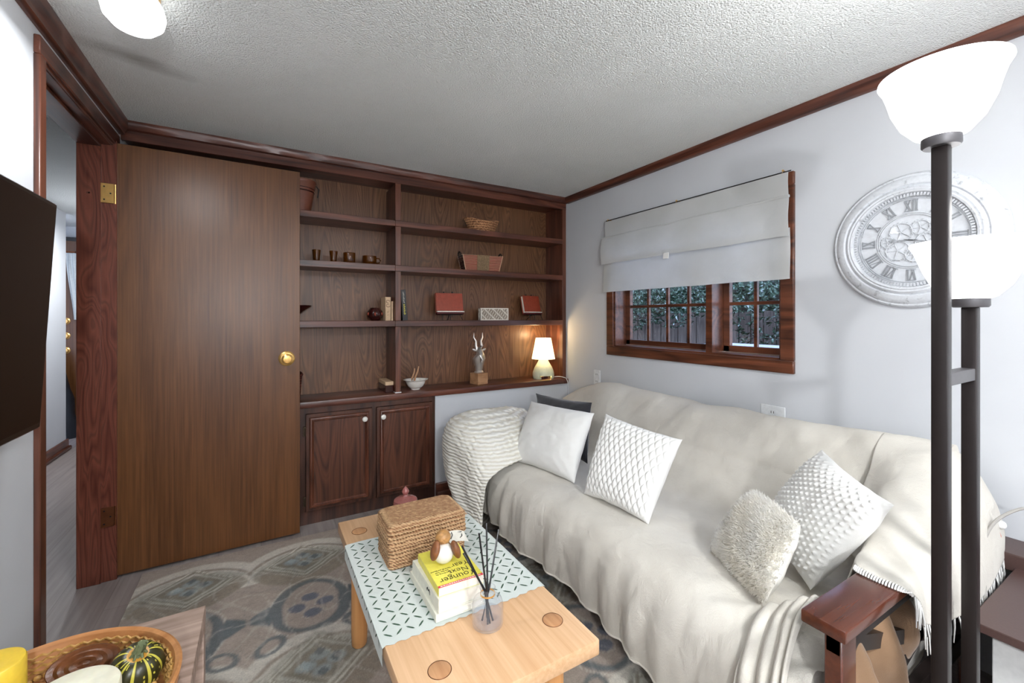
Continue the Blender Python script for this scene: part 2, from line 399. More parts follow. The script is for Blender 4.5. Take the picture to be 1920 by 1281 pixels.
def join(bm, other):
    me = D.meshes.new('x'); other.to_mesh(me); other.free(); bm.from_mesh(me); D.meshes.remove(me)
def fbm(x, y, z, s=1, o=3): return noise.fractal(Vector((x*s, y*s, z*s)), 1.0, 2.0, o)
def point_light(name, loc, power, col=(1,1,1), r=.05, parent=None):
    l = D.lights.new(name, 'POINT'); l.energy = power; l.color = col; l.shadow_soft_size = r
    o = D.objects.new(name, l); C.objects.link(o)
    if parent is not None: o.parent = parent; o.location = Vector(loc)-root_of(parent)
    else: o.location = loc
    return o

# ------------------------------------------------------------------ room shell
XL, XR, YB, YF, ZC = -.60, 2.15, 2.80, -1.9, 2.19
bm = BM(); box(bm, -2.1, XR+.2, YF-.1, 6.5, -.05, 0); struct('floor', bm, M['floor'])
bm = BM(); box(bm, -2.1, XR+.2, YF-.1, 6.5, ZC, ZC+.06); struct('ceiling', bm, M['ceil'])
bm = BM()   # left wall with the doorway y 1.90..2.655
box(bm, XL-.12, XL, YF, 1.90, 0, ZC); box(bm, XL-.12, XL, 1.90, 2.70, 2.05, ZC); box(bm, XL-.12, XL, 2.70, 3.2, 0, ZC)
struct('wall_left', bm, M['wall'])
WY0, WY1, WZ0, WZ1 = 1.12, 2.25, 1.015, 1.845
bm = BM()
for a in ((YF, WY0, 0, ZC), (WY1, 3.2, 0, ZC), (WY0, WY1, 0, WZ0), (WY0, WY1, WZ1, ZC)): box(bm, XR, XR+.17, *a)
struct('wall_right', bm, M['wall'])
bm = BM(); box(bm, XL-.12, XR+.17, 3.06, 3.18, 0, ZC); struct('wall_back', bm, M['wall'])
bm = BM(); box(bm, 1.022, XR, 2.785, 2.84, 0, .69); struct('wall_below_counter', bm, M['wall'])
bm = BM(); box(bm, XL-.12, XR+.17, YF-.1, YF, 0, ZC); struct('wall_front', bm, M['wall'])
# hallway beyond the doorway
bm = BM(); box(bm, -1.68, -1.56, YF, 5.5, 0, ZC); struct('wall_hallway_left', bm, M['wall'])
bm = BM(); box(bm, -2.05, -1.97, 5.5, 6.3, 0, ZC); struct('wall_hallway_nook', bm, M['wall'])
bm = BM(); box(bm, -2.05, XL, 6.30, 6.4, 0, ZC); struct('wall_hallway_end', bm, M['wall'])
bm = BM(); box(bm, -.72, -.62, 3.18, 6.3, 0, ZC); struct('wall_hallway_right', bm, M['wall'])
bm = BM(); box(bm, -1.9, -.72, YF-.1, YF, 0, ZC); struct('wall_hallway_near', bm, M['wall'])
bm = BM(); box(bm, -1.56, -1.543, 1.0, 5.515, 0, .10, .004); box(bm, -1.56, -1.525, 1.0, 5.53, 0, .035, .008); struct('baseboard_hallway', bm, M['trimY'])

# crown mouldings with a hand-hewn, scalloped lower lip
def crown(name, axis, a0, a1, wallpos, sgn, z1, zmid, z0, d, mat):
    bm = BM(); n = int((a1-a0)/.012)
    rnd = random.Random(hash(name) % 999)
    ph = [rnd.random()*6 for _ in range(4)]
    def P(a, off, z): return (a, wallpos+sgn*off, z) if axis == 'X' else (wallpos+sgn*off, a, z)
    def sc2(a): return .5+.5*math.sin(a*21+1.5*math.sin(a*7+ph[0])+ph[1])
    rows = []
    for i in range(n+1):
        a = a0+(a1-a0)*i/n
        s = max(0, sc2(a)-.35)/.65; k = .006*noise.noise(Vector((a*9, ph[2], 0)))
        rows.append([bm.verts.new(P(a, *q)) for q in ((0, z1), (d, z1), (d+k*.5, z1-.3*(z1-zmid)), (d-.002-.010*s, zmid+.012*(1-s)), (d-.012, zmid-.004), (d-.012, z0+.003), (d-.016, z0), (0, z0))])
    for A, B in zip(rows, rows[1:]):
        for k in range(8): bm.faces.new((A[k], A[(k+1) % 8], B[(k+1) % 8], B[k]))
    bm.faces.new(rows[0]); bm.faces.new(rows[-1][::-1])
    return struct(name, bm, mat)
import zlib
hash = lambda s: zlib.crc32(s.encode())
crown('trim_1', 'X', XL, XR, YB, -1, ZC, 2.155, 2.148, .035, M['trim'])
crown('trim_2', 'Y', YF, YB-.03, XR, -1, ZC, 2.158, 2.143, .04, M['trimY'])
crown('trim_3', 'Y', YF, YB-.03, XL, 1, ZC, 2.135, 2.115, .035, M['trimY'])

# doorway casing
bm = BM()
box(bm, XL-.118, XL+.018, 2.655, 2.70, 0, 2.045, .002)       # hinge jamb
box(bm, XL-.118, XL-.036, 2.646, 2.655, 0, 2.02, .002)         # stop on the jamb
tr4 = struct('trim_4', bm, M['casing'])
bm = BM()
for ch, z, sz in (('M', 1.880, .034), ('O', 1.832, .022), ('H', 1.790, .024), ('D', 1.722, .034), ('L', 1.662, .026)):
    join(bm, text_bm(ch, sz, Matrix.Translation((XL-.078, 2.6455, z)) @ Matrix.Rotation(PI/2, 4, 'X') @ Matrix.Rotation(.12, 4, 'Z'), .0002, offset=-.0012))
obj('carved_mark', bm, M['trim'], tr4)
bm = BM()
box(bm, XL-.118, XL, 1.90, 2.66, 2.02, 2.05, .002); box(bm, XL-.118, XL-.036, 1.9, 2.655, 2.006, 2.02, .002)   # head jamb
box(bm, XL-.001, XL+.016, 1.862, 2.72, 2.03, 2.088, .003)       # head casing
box(bm, XL-.001, XL+.006, 1.90, 2.70, 2.022, 2.032, .002)
struct('trim_5', bm, M['trimY'])
bm = BM(); box(bm, XL-.118, XL+.002, 1.895, 1.913, 0, 2.03, .002); box(bm, XL-.001, XL+.016, 1.862, 1.905, 0, 2.03, .003); struct('trim_6', bm, M['trimZ'])
# baseboard under the white stretch of the back wall, wood ledge on the right wall
bm = BM(); box(bm, 1.022, 2.15, 2.765, 2.785, 0, .095, .004); box(bm, 1.022, 2.15, 2.745, 2.77, 0, .045, .008, seg=2); struct('baseboard_back', bm, M['trim'])
bm = BM(); box(bm, 2.0, 2.15, YF, .46, .435, .49, .004); struct('trim_7', bm, M['espresso'])

# ------------------------------------------------------------------ open slab door
dr = D.objects.new('door_1', None); C.objects.link(dr); dr.location = (-.585, 2.665, 0); dr['kind'] = 'structure'
dr.rotation_euler = (0, 0, math.radians(1.3))
bm = BM(); box(bm, 0, .772, 0, .035, .012, 2.038, .0015); obj('door_slab', bm, M['door'], dr, world=False)
bm = BM(); lathe(bm, [(.0, .0), (.040, .0), (.041, .004), (.036, .008), (.030, .010), (.014, .013), (.012, .030), (.022, .036), (.028, .046), (.027, .056), (.020, .060), (.019, .057), (.012, .058), (.0, .058)], (.706, 0, .995), 36, '-Y'); k = obj('door_knob', bm, M['brass'], dr, world=False)
for z, mt, lab in ((1.795, 'brass', 'bright brass hinge leaf'), (.30, 'old_brass', 'dull painted hinge leaf')):
    bm = BM(); box(bm, -.052, -.006, -.0165, -.0135, z-.045, z+.045, .0008)
    for q in (-.03, 0, .03): lathe(bm, [(.0035, 0), (.003, .001), (0, .0012)], (-.04 if q else -.018, -.0165, z+q), 10, '-Y', mi=1)
    tube(bm, [(-.003, -.006, z-.045), (-.003, -.006, z+.045)], .0055, 10)
    h_ = obj('hinge', bm, [M[mt], M['black']], dr, world=False); h_['label'] = lab

# ------------------------------------------------------------------ hallway door and what hangs there
d2 = D.objects.new('door_2', None); C.objects.link(d2); d2.location = (-1.84, 6.29, 0); d2['kind'] = 'structure'
bm = BM(); box(bm, -1.84, -1.0, 6.26, 6.29, .01, 2.03); obj('door_slab', bm, M['door'], d2)
bm = BM(); box(bm, -1.88, -1.84, 6.245, 6.30, 0, 2.07); box(bm, -1.0, -.95, 6.245, 6.30, 0, 2.07); box(bm, -1.88, -.95, 6.245, 6.30, 2.03, 2.07); obj('door_frame', bm, M['black_frame'], d2)
for z in (1.185, 1.03, .875):
    bm = BM(); lathe(bm, [(0, 0), (.034, 0), (.036, .006), (.025, .012), (.022, .03), (.0, .034)], (-1.775, 6.26, z), 20, '-Y'); obj('door_knob' if z == 1.03 else 'lock', bm, M['brass'], d2)
bm = BM()
box(bm, -1.82, -1.70, 6.235, 6.25, 1.905, 1.92); obj('coat_hook', bm, M['old_brass'], d2)
bm = BM(); grid(bm, lambda u, v: Vector((-1.765+.04*(1-math.cos(v*2.6))*.8+u*.14, 6.22+.012*math.sin(u*25+v*2), 1.90-v*.70)), 16, 20)
tag(recentre(obj('hanging_cloth', bm, M['hall_white']), (-1.70, 6.22, 1.9)), 'white cloth hanging on the hallway door past the doorway', 'cloth')
def bagf(u, v):
    z = .88*v; r = (.15-.10*v)*(1+.12*fbm(math.cos(u*6.28)*2, math.sin(u*6.28)*2, z*6)) if v < .99 else .005
    return Vector((-1.765+r*1.1*math.cos(u*2*PI)-.05*v, 6.06+r*.8*math.sin(u*2*PI), z))
bm = BM(); grid(bm, bagf, 24, 24, closed_u=True); tag(recentre(obj('duffel_bag', bm, M['bag']), (-1.765, 6.06, 0)), 'black nylon bag standing against the far hallway door', 'bag')

# ------------------------------------------------------------------ bookcase
bc = thing('bookcase', 'dark stained built-in bookcase with plywood grained back filling the back wall', 'bookcase', (.78, 2.93, .728))
bm = BM(); box(bm, XL, 2.115, 3.04, 3.058, .728, 2.15); obj('back_panel', bm, M['panel'], bc)
bm = BM(); box(bm, XL, 2.149, 2.80, 2.822, 2.10, 2.15, .002); obj('header', bm, M['trim'], bc)
bm = BM(); box(bm, XL, 2.149, 2.822, 3.04, 2.12, 2.14, .0); obj('top_board', bm, M['trim'], bc)
for z0, z1 in ((1.818, 1.857), (1.524, 1.564), (1.162, 1.201)):
    bm = BM(); box(bm, XL+.002, .754, 2.80, 3.04, z0, z1, .002); box(bm, .754, 2.113, 2.80, 3.04, z0, z1, .002); obj('shelf', bm, M['trim'], bc)
for z0, z1 in ((.732, 1.162), (1.201, 1.524), (1.564, 1.818), (1.857, 2.10)):
    bm = BM(); box(bm, .755, .792, 2.802, 3.04, z0, z1, .002); obj('divider', bm, M['trimZ'], bc)
bm = BM(); box(bm, 2.113, 2.149, 2.802, 3.04, .728, 2.12, .002); obj('side_panel', bm, M['trimZ'], bc)
bm = BM(); box(bm, .753, .794, 2.798, 2.84, .728, .733); obj('shim', bm, M['plastic'], bc)
bm = BM(); box(bm, XL+.001, 2.1, 2.765, 3.05, .690, .728, .004, seg=2); box(bm, 2.1, 2.175-.03, 2.765, 3.05, .690, .728, .004, seg=2)
tag(recentre(obj('countertop', bm, M['trim']), (.78, 2.9, .69)), 'long dark brown wood countertop shelf under the bookcase', 'countertop')
# base cabinet
cb = thing('base_cabinet', 'dark brown wood base cabinet with raised frame doors under the countertop', 'cabinet', (.2, 2.9, 0))
bm = BM(); box(bm, XL+.002, 1.02, 2.812, 3.05, .0, .689); 
for a in ((-.58, -.2), (-.19, .19)): box(bm, a[0], a[1], 2.795, 2.812, .085, .66)
box(bm, XL+.002, 1.02, 2.79, 2.812, 0, .075); box(bm, XL+.002, 1.02, 2.79, 2.812, .655, .689)
for x0, x1 in ((.17, .222), (.604, .628), (1.0, 1.02)): box(bm, x0, x1, 2.79, 2.812, .075, .655)
obj('cabinet_body', bm, M['cab_frame'], cb)
def cab_door(x0, x1, z0, z1, knob, hinge):
    bm = BM(); yf = 2.775
    box(bm, x0, x1, yf, 2.79, z0, z1, .002)
    o = obj('door', bm, M['cab_frame'], cb)
    i = .032; bm = BM(); box(bm, x0+i+.012, x1-i-.012, yf-.002, yf+.001, z0+i+.012, z1-i-.012); obj('door_panel', bm, M['cab_panel'], o)
    prof = [(0, 0), (.002, .008), (.007, .012), (.012, .012), (.015, .007), (.019, .010), (.024, .006), (.026, 0)]
    bm = BM(); X0, X1, Z0, Z1 = x0+i-.013, x1-i+.013, z0+i-.013, z1-i+.013; rings = []
    for q, h in prof: rings.append([bm.verts.new(p) for p in ((X0+q, yf-h, Z0+q), (X1-q, yf-h, Z0+q), (X1-q, yf-h, Z1-q), (X0+q, yf-h, Z1-q))])
    for A, B in zip(rings, rings[1:]):
        for k in range(4): bm.faces.new((A[k], A[(k+1)%4], B[(k+1)%4], B[k]))
    obj('moulding', bm, M['trimZ'], o)
    bm = BM(); lathe(bm, [(0, 0), (.007, 0), (.006, .008), (.013, .012), (.0165, .018), (.014, .024), (.006, .027), (0, .0275)], (knob, yf, z1-.062), 24, '-Y'); kn = obj('knob', bm, M['porcelain'], o); kn['label'] = 'white porcelain knob'
    for z in (z0+.06, z1-.10):
        bm = BM(); tube(bm, [(hinge, yf+.004, z-.025), (hinge, yf+.004, z+.025)], .005, 8); box(bm, hinge-.012, hinge+.012, yf+.006, yf+.012, z-.03, z+.03, .002)
        h_ = obj('hinge', bm, M['hinge'], o); h_['label'] = 'antique brass hinge'
cab_door(.224, .602, .080, .652, .555, .222)
cab_door(.630, .998, .080, .652, .668, 1.0)

# ------------------------------------------------------------------ window
wd = D.objects.new('window_1', None); C.objects.link(wd); wd.location = (XR, 1.685, .957); wd['kind'] = 'structure'
bm = BM(); x0, x1 = XR-.016, XR+.002
box(bm, x0, x1, 1.06, 2.312, .957, 1.018, .003); box(bm, x0, x1, 1.06, 2.312, 1.845, 1.905, .003)
box(bm, x0, x1, 1.06, 1.121, 1.018, 1.845, .003); box(bm, x0, x1, 2.249, 2.312, 1.018, 1.845, .003)
obj('casing', bm, M['window_wood'], wd)
bm = BM(); box(bm, XR, XR+.165, WY0, WY1, WZ0, WZ0+.012); box(bm, XR, XR+.165, WY0, WY1, WZ1-.012, WZ1); box(bm, XR, XR+.165, WY0, WY0+.012, WZ0, WZ1); box(bm, XR, XR+.165, WY1-.012, WY1, WZ0, WZ1)
box(bm, XR+.002, XR+.165, 1.49, 1.53, WZ0, WZ1, .002)
obj('jamb', bm, M['window_wood'], wd)
bm = BM(); box(bm, XR+.095, XR+.10, WY0+.02, WY1-.02, WZ0+.012, WZ0+.018); obj('sill_track', bm, M['silver'], wd)
def sash(ya, yb, nx, name):
    xa = XR+.105; r = .045
    bm = BM(); box(bm, xa, xa+.03, ya, yb, 1.03, 1.03+.035, .002); box(bm, xa, xa+.03, ya, yb, 1.80, 1.835, .002); box(bm, xa, xa+.03, ya, ya+r*.8, 1.03, 1.835, .002); box(bm, xa, xa+.03, yb-r*.8, yb, 1.03, 1.835, .002)
    s = obj('sash', bm, M['window_wood'], wd)
    bm = BM(); Y0, Y1 = ya+r*.8, yb-r*.8
    for k in range(1, nx): y = Y0+(Y1-Y0)*k/nx; box(bm, xa+.004, xa+.024, y-.009, y+.009, 1.06, 1.81, .002)
    for z in (1.298, 1.555): box(bm, xa+.003, xa+.025, Y0, Y1, z-.009, z+.009, .002)
    obj('muntin_grid', bm, M['window_wood'], s)
    bm = BM(); box(bm, xa+.013, xa+.016, Y0, Y1, 1.06, 1.81); obj('glass', bm, M['pane'], s)
sash(1.53, 2.238, 4, 'a'); sash(1.132, 1.49, 2, 'b')

# roman blind
bl = thing('roman_blind', 'off white fabric roman blind half lowered over the window', 'blind', (2.13, 1.69, 1.905))
def blf(z0, z1, xo, y0, y1, seed, bulge=.0):
    def f(u, v):
        y = y0+(y1-y0)*u; z = z1+(z0-z1)*v
        return Vector((XR-xo-.006*fbm(y*3, z*6, seed)-bulge*math.sin(PI*min(v*1.0, 1)), y, z+.003*fbm(y*4, 0, seed)))
    return f
def sheet(name, fn, nu, nv, mat, parent, th=.002):
    bm = BM(); V = grid(bm, fn, nu, nv); bmesh.ops.recalc_face_normals(bm, faces=bm.faces)
    r = bmesh.ops.solidify(bm, geom=bm.faces[:], thickness=th)
    for f in bm.faces: f.smooth = True
    return obj(name, bm, mat, parent)
sheet('lower_panel', blf(1.402, 1.64, .030, 1.068, 2.325, 3), 60, 14, M['blind'], bl)
sheet('folded_panel', blf(1.60, 1.785, .046, 1.066, 2.33, 5, .008), 60, 14, M['blind'], bl)
sheet('top_panel', blf(1.775, 1.898, .034, 1.072, 2.30, 8, .004), 60, 10, M['blind'], bl)
bm = BM(); tube(bm, [(XR-.042, 1.066, 1.785), (XR-.044, 1.7, 1.783), (XR-.042, 2.328, 1.785)], .007, 8); obj('batten', bm, M['blind'], bl)
bm = BM(); tube(bm, [(XR-.03, 1.064, 1.904), (XR-.03, 2.30, 1.908)], .0028, 8); obj('rod', bm, M['black_wire'], bl)
for y in (1.10, 1.70, 2.28):
    bm = BM(); tube(bm, [(XR, y, 1.912), (XR-.032, y, 1.912), (XR-.034, y, 1.902)], .0025, 6); sphere(bm, (XR-.03, y, 1.913), .005, n=8, m_=6); obj('cup_hook', bm, M['brass'], bl)
bm = BM(); box(bm, XR-.058, XR-.052, 1.735, 1.775, 1.575, 1.61, .002); obj('pull_tab', bm, M['white_cloth'], bl)

# ------------------------------------------------------------------ garden outside
bm = BM(); box(bm, XR+.17, 9, -4, 8, -.1, .3); o = struct('ground', bm, M['ground'])
fe = thing('garden_fence', 'weathered grey board fence beyond the window', 'fence', (5.0, 3.4, .3))
random.seed(3)
y = 1.2
while y < 6.2:
    bm = BM(); w_ = .135; t_ = 1.28+random.uniform(-.02, .02); box(bm, 5.0, 5.02, y, y+w_, .3, t_, .003); obj('board', bm, M['fence'], fe); y += w_+.012
bm = BM(); box(bm, 5.02, 5.07, 1.2, 6.2, .6, .68); box(bm, 5.02, 5.07, 1.2, 6.2, 1.02, 1.1); obj('rail', bm, M['fence'], fe)
bm = BM(); random.seed(11)
sphere(bm, (6.1, 3.6, 1.6), 1, (.75, 4.2, 1.75), n=24, m_=14)
for i in range(19000):
    c = Vector((random.uniform(5.1, 5.7), random.uniform(1.0, 7.2), 0)); c.z = 1.05+.12*math.sin(c.y*3)+random.random()*2.0-.2*(c.x > 5.3)
    if i % 4 == 0: c.x = random.uniform(4.72, 4.96); low = 1.12+.10*math.sin(c.y*2.3)+.08*math.sin(c.y*6.1)-.22*max(0, 1-abs(c.y-2.75)/.5); c.z = low+random.random()**1.3*1.1
    d = Vector((random.gauss(0,1), random.gauss(0,1), random.gauss(-.3,.6))).normalized(); s = random.uniform(.05, .11)
    e = d.cross(Vector((random.random(), random.random(), 1))).normalized()*s*.17; n_ = d.cross(e).normalized()*s*.08
    v0, v1, v2, v3 = [bm.verts.new(p) for p in (c-d*s*.5, c+e+n_, c+d*s*.5, c-e+n_)]
    bm.faces.new((v0, v1, v2, v3))
tag(recentre(obj('hedge', bm, M['leaf'], recalc=False), (5.4, 3.8, 1.0)), 'dense green leafy hedge hanging over the garden fence', 'hedge')
gt = thing('patio_table', 'pale low garden table outside the right window sash', 'table', (3.9, 2.35, .3))
bm = BM(); box(bm, 3.55, 4.2, 2.0, 2.75, .93, .96, .005); obj('tabletop', bm, M['white_laminate'], gt)
for x, y in ((3.6, 2.06), (4.15, 2.06), (3.6, 2.69), (4.15, 2.69)):
    bm = BM(); box(bm, x-.02, x+.02, y-.02, y+.02, .3, .93); obj('leg', bm, M['white_laminate'], gt)

# ------------------------------------------------------------------ rug (pattern as vertex colours computed from shapes)
def rug():
    X0, X1, Y0, Y1 = -.485, 1.78, .15, 2.63
    st = .0085; nx = int((X1-X0)/st); ny = int((Y1-Y0)/st)
    bm = BM(); cl = bm.verts.layers.float_color.new('Pattern')
    BASE = Vector(lin(166, 153, 142)); LIGHT = Vector(lin(206, 201, 190)); BLUE = Vector(lin(166, 177, 180)); TAUPE = Vector(lin(138, 129, 114)); DK = Vector(lin(104, 110, 112)); SLATE = Vector(lin(108, 112, 124)); WHITE = Vector(lin(226, 221, 208)); GRN = Vector(lin(128, 128, 116))
    sm = lambda d, e=.006: max(0, min(1, .5-d/e))
    PX, PY = .457, .74
    def colour(x, y):
        wx = x+.006*noise.noise(Vector((x*14, y*14, 0))); wy = y+.006*noise.noise(Vector((x*14, y*14, 5)))
        c = BASE.copy()
        def mixin(col, a):
            nonlocal c
            a = max(0, min(1, a)); c = c*(1-a)+col*a
        cx = ((wx-.182+PX/2) % PX)-PX/2; cy = ((wy-2.38+PY/2+.12) % PY)-PY/2-.12     # light medallion
        bx = ((wx-.182) % PX)-PX/2                                                        # half-step columns
        far = y > 2.47
        # big arch / lens
        lens = abs(cx)/.225+ (cy-.0)**2/.045-1
        if cy > -.11:
            rr = math.hypot(cx*.95, (cy+.11)*1.0)
            mixin(LIGHT, sm(abs(rr-.272)-.026, .012)*.9); mixin(TAUPE, sm(abs(rr-.235)-.010, .008)*.5)
            mixin(LIGHT, sm(abs(rr-.205)-.024, .01)*.95)
        low = (abs(cx)/.22)**1.6+abs((cy+.06)/.15)**1.6-1
        if cy < 0: mixin(TAUPE, sm(low, .1)*.75)
        dm = abs(cx)/.175+abs(cy+.02-.02)/ .135-1 - .12*math.cos(cx*10)
        mixin(TAUPE, sm(dm-.02, .06)*.8)
        bd = abs(dm+.06)
        mixin(WHITE, sm(bd-.045, .04)*(1 if math.sin((cx-cy)*150) > -.3 or cy < 0 else .2))
        mixin(LIGHT, sm(abs(dm+.26)-.06, .05))
        for sx, sy in ((0, 1), (0, -1), (1, 0), (-1, 0)):
            e = math.hypot((cx-sx*.05)/.034, (cy-sy*.036)/.024)-1
            mixin(BLUE, sm(e, .3))
        if far: return c*(1+.10*noise.noise(Vector((x*70+y*20, y*90, 2))))
        # dark ring medallion
        ry = ((wy-1.99+PY/2) % PY)-PY/2; a = math.atan2(ry, cx)
        rr = (abs(cx/.150)**2.3+abs(ry/(.180 if ry > 0 else .175))**2.3)**(1/2.3)-.10*max(0, math.sin(a))**12
        mixin(DK, sm(abs(rr-.88)-.12-.05*math.cos(a*2+.6), .06)*.95); mixin(WHITE, sm(abs(rr-1.04)-.02, .03)*.4)
        for sx, sy in ((0, 1), (0, -1), (1, 0), (-1, 0)):
            e = math.hypot((cx-sx*.055)/.034, (ry-sy*.055)/.027)-1
            mixin(SLATE, sm(e, .2)*.95); mixin(LIGHT, sm(abs(e-.18)-.05, .1)*.35)
        # bow ties between the rings
        ty = ((wy-1.995+PY/2) % PY)-PY/2
        bt = abs(ty+bx*.0)-(.018+.62*abs(bx)); 
        if abs(bx) < .078: mixin(DK, sm(bt, .01)*(.5+.5*(abs(bx) > .008))*sm(abs(ty)-.07+.2*abs(abs(bx)-.05), .01))
        # leaf loops
        for s in (-1, 1):
            lx, ly = bx-s*.075, (((wy-1.81+PY/2) % PY)-PY/2)
            u = lx*.8+s*ly*.6; q = -s*lx*.6+ly*.8
            e = math.hypot(u/.058, q/.042)
            mixin(DK, sm(abs(e-.85)-.2, .12)*.9)
        # diamond medallion
        dy = ((wy-1.645+PY/2) % PY)-PY/2
        e2 = abs(cx)/.215+abs(dy)/.17-1
        mixin(GRN, sm(e2, .15)*.45); mixin(LIGHT, sm(abs(e2-.02)-.02, .03)*.5); mixin(LIGHT, sm(abs(e2+.12)-.01, .02)*.4)
        for sx, sy in ((0, 1), (0, -1), (1, 0), (-1, 0)):
            e = abs(cx-sx*.05)/.022+abs(dy-sy*.05)/.024-1
            mixin(DK if sx >= 0 else BLUE, sm(e, .2)*.9)
        mixin(TAUPE, .45*max(0, noise.noise(Vector((x*3, y*5, 9)))))
        mixin(LIGHT, .30*sm(abs(noise.noise(Vector((x*9, y*6, 3))))-.03, .03)); mixin(DK, .25*sm(abs(noise.noise(Vector((x*7, y*8, 13))))-.02, .03))
        k = 1+.10*noise.noise(Vector((x*70+y*20, y*90, 2)))+.10*noise.noise(Vector((x*8, y*14, 1)))
        return c*k
    V = []
    for i in range(nx+1):
        row = []
        for j in range(ny+1):
            x = X0+(X1-X0)*i/nx; y = Y0+(Y1-Y0)*j/ny; edge = i in (0, nx) or j in (0, ny)
            v_ = bm.verts.new((x, y, .011)); cc = colour(x, y); v_[cl] = (cc[0], cc[1], cc[2], 1); row.append(v_)
        V.append(row)
    for i in range(nx):
        for j in range(ny): bm.faces.new((V[i][j], V[i+1][j], V[i+1][j+1], V[i][j+1]))
    rim = [V[i][0] for i in range(nx+1)]+[V[nx][j] for j in range(1, ny+1)]+[V[i][ny] for i in range(nx-1, -1, -1)]+[V[0][j] for j in range(ny-1, 0, -1)]
    lo = []
    for r_ in rim: q = bm.verts.new((r_.co.x, r_.co.y, .0)); q[cl] = r_[cl]; lo.append(q)
    for k in range(len(rim)): bm.faces.new((rim[k], lo[k], lo[(k+1) % len(lo)], rim[(k+1) % len(rim)]))
    m = NT('damask_rug'); at = m.n('VertexColor'); at.layer_name = 'Pattern'
    v = m.coord(); f = m.noise(m.coord((1, 1, 1)), 220, 3, .7); f2 = m.noise(v, 38, 4, .7)
    x = m.mix(.7, at.outputs[0], m.ramp(m.math('ADD', m.math('MULTIPLY', f, .6), m.math('MULTIPLY', f2, .4)), [(.3, .62), (.7, 1.3)]), 'MULTIPLY')
    m.base(x); m.p(Roughness=1); m.bump(f, .6, .006)
    return tag(recentre(obj('area_rug', bm, m.m), (.6, 1.4, 0)), 'taupe and slate area rug with light and dark damask medallions', 'rug')
rug()

# ------------------------------------------------------------------ coffee table and what is on it
ct = thing('coffee_table', 'low rectangular blond beech coffee table with round pegged legs', 'table', (.487, 1.285, .011))
bm = BM(); box(bm, .255, .718, .801, 1.768, .391, .43, .004, seg=2); obj('tabletop', bm, M['beech'], ct)
LG = ((.313, 1.655), (.345, .912), (.657, .914), (.655, 1.66))
for x, y in LG:
    bm = BM(); fx = x+(.0 if x < .5 else -.0); lathe(bm, [(.0, .011), (.022, .011), (.027, .017), (.0285, .06), (.0285, .391)], (fx, y, 0), 28); lg = obj('leg', bm, M['beech_leg'], ct)
    bm = BM(); lathe(bm, [(.0255, .4304), (.0245, .4308), (.0, .4308)], (x, y, 0), 32)
    obj('leg_end', bm, M['beech_end'], lg)
    bm = BM(); tube(bm, [(x+.0262*math.cos(a*PI/16), y+.0262*math.sin(a*PI/16), .4302) for a in range(32)], .0009, 5, closed=True); obj('peg_joint', bm, M['old_brass'], lg)
# runner: cloth with a lattice of green dashes
def runner():
    bm = BM(); x0, x1, y0, y1, z = .262, .722, 1.04, 1.575, .4318
    def P(s, y):   # s runs across, hanging over the left edge
        x = s
        if x < .252: return Vector((.249-.003*0, y, z-(.252-x)))
        if x > .722: return Vector((.7225, y, z-(x-.722)))
        return Vector((x, y, z))
    def pf(u, v):
        s = .205+(.735-.205)*u; y = y0+(y1-y0)*v+.004*fbm(s*8, v*3, 1)
        if v == 0: y += .003*math.sin(s*200)
        return P(s, y)
    grid(bm, pf, 60, 40)
    a = .040; th = .0046; h2 = a/math.sqrt(2)
    for i in range(-4, 34):
        for j in range(-2, 36):
            if (i+j) % 2: continue
            p = Vector((.200+i*h2, y0-.01+j*h2))
            for e in (Vector((h2, h2)), Vector((h2, -h2))):
                A = p+e*.17; B = p+e*.83
                if not (.208 < A.x and B.x < .732 and y0+.004 < min(A.y, B.y) and max(A.y, B.y) < y1-.004): continue
                if A.x < .252 < B.x: continue
                d = (B-A).normalized(); n_ = Vector((-d.y, d.x))*th/2
                f = []
                for w_ in (A, A.lerp(B, .25)+n_, A.lerp(B, .75)+n_, B, A.lerp(B, .75)-n_, A.lerp(B, .25)-n_):
                    r_ = P(w_.x, w_.y); r_ += Vector((-.0008 if w_.x < .252 else 0, 0, .0009)); f.append(bm.verts.new(r_))
                bm.faces.new(f).material_index = 1
    o = obj('table_runner', bm, [M['runner'], M['green']], recalc=False)
    return tag(recentre(o, (.48, 1.3, .4318)), 'pale mint table runner with green dashed lattice across the coffee table', 'table runner')
runner()
# straw box
sb = thing('straw_box', 'rectangular lidded box of braided straw on the runner', 'box', (.47, 1.415, .4335))
def rbox(bm, cx, cy, hx, hy, z0, z1, r=.02, rows=7, amp=.0022, taper=0, bulge=0, top=True):
    n = 64
    def outline(k, hx, hy, r):
        t = k/n*4; seg = int(t) % 4; pts = []
        a = 2*PI*k/n; c_, s_ = math.cos(a), math.sin(a); e = .16
        return (cx+hx*math.copysign(abs(c_)**e, c_), cy+hy*math.copysign(abs(s_)**e, s_))
    R = []
    N = rows*6
    for j in range(N+1):
        v = j/N; z = z0+(z1-z0)*v; w_ = amp*abs(math.sin(v*rows*PI))+bulge*math.sin(PI*v)+taper*v
        R.append([bm.verts.new((*outline(k, hx+w_, hy+w_, r), z)) for k in range(n)])
    if top:
        for q in range(1, 7):
            s = 1-q/6.5; zz = z1+.003+.0015*math.sin(q*PI)+(.004 if q > 0 else 0)
            R.append([bm.verts.new((*outline(k, (hx)*s, (hy)*s, r), zz)) for k in range(n)])
    for A, B in zip(R, R[1:]):
        for k in range(n): f = bm.faces.new((A[k], A[(k+1) % n], B[(k+1) % n], B[k])); f.smooth = True
    bm.faces.new(R[-1]); bm.faces.new(R[0][::-1])
bm = BM(); rbox(bm, .47, 1.415, .128, .078, .4335, .505, rows=5); obj('box_body', bm, M['straw'], sb)
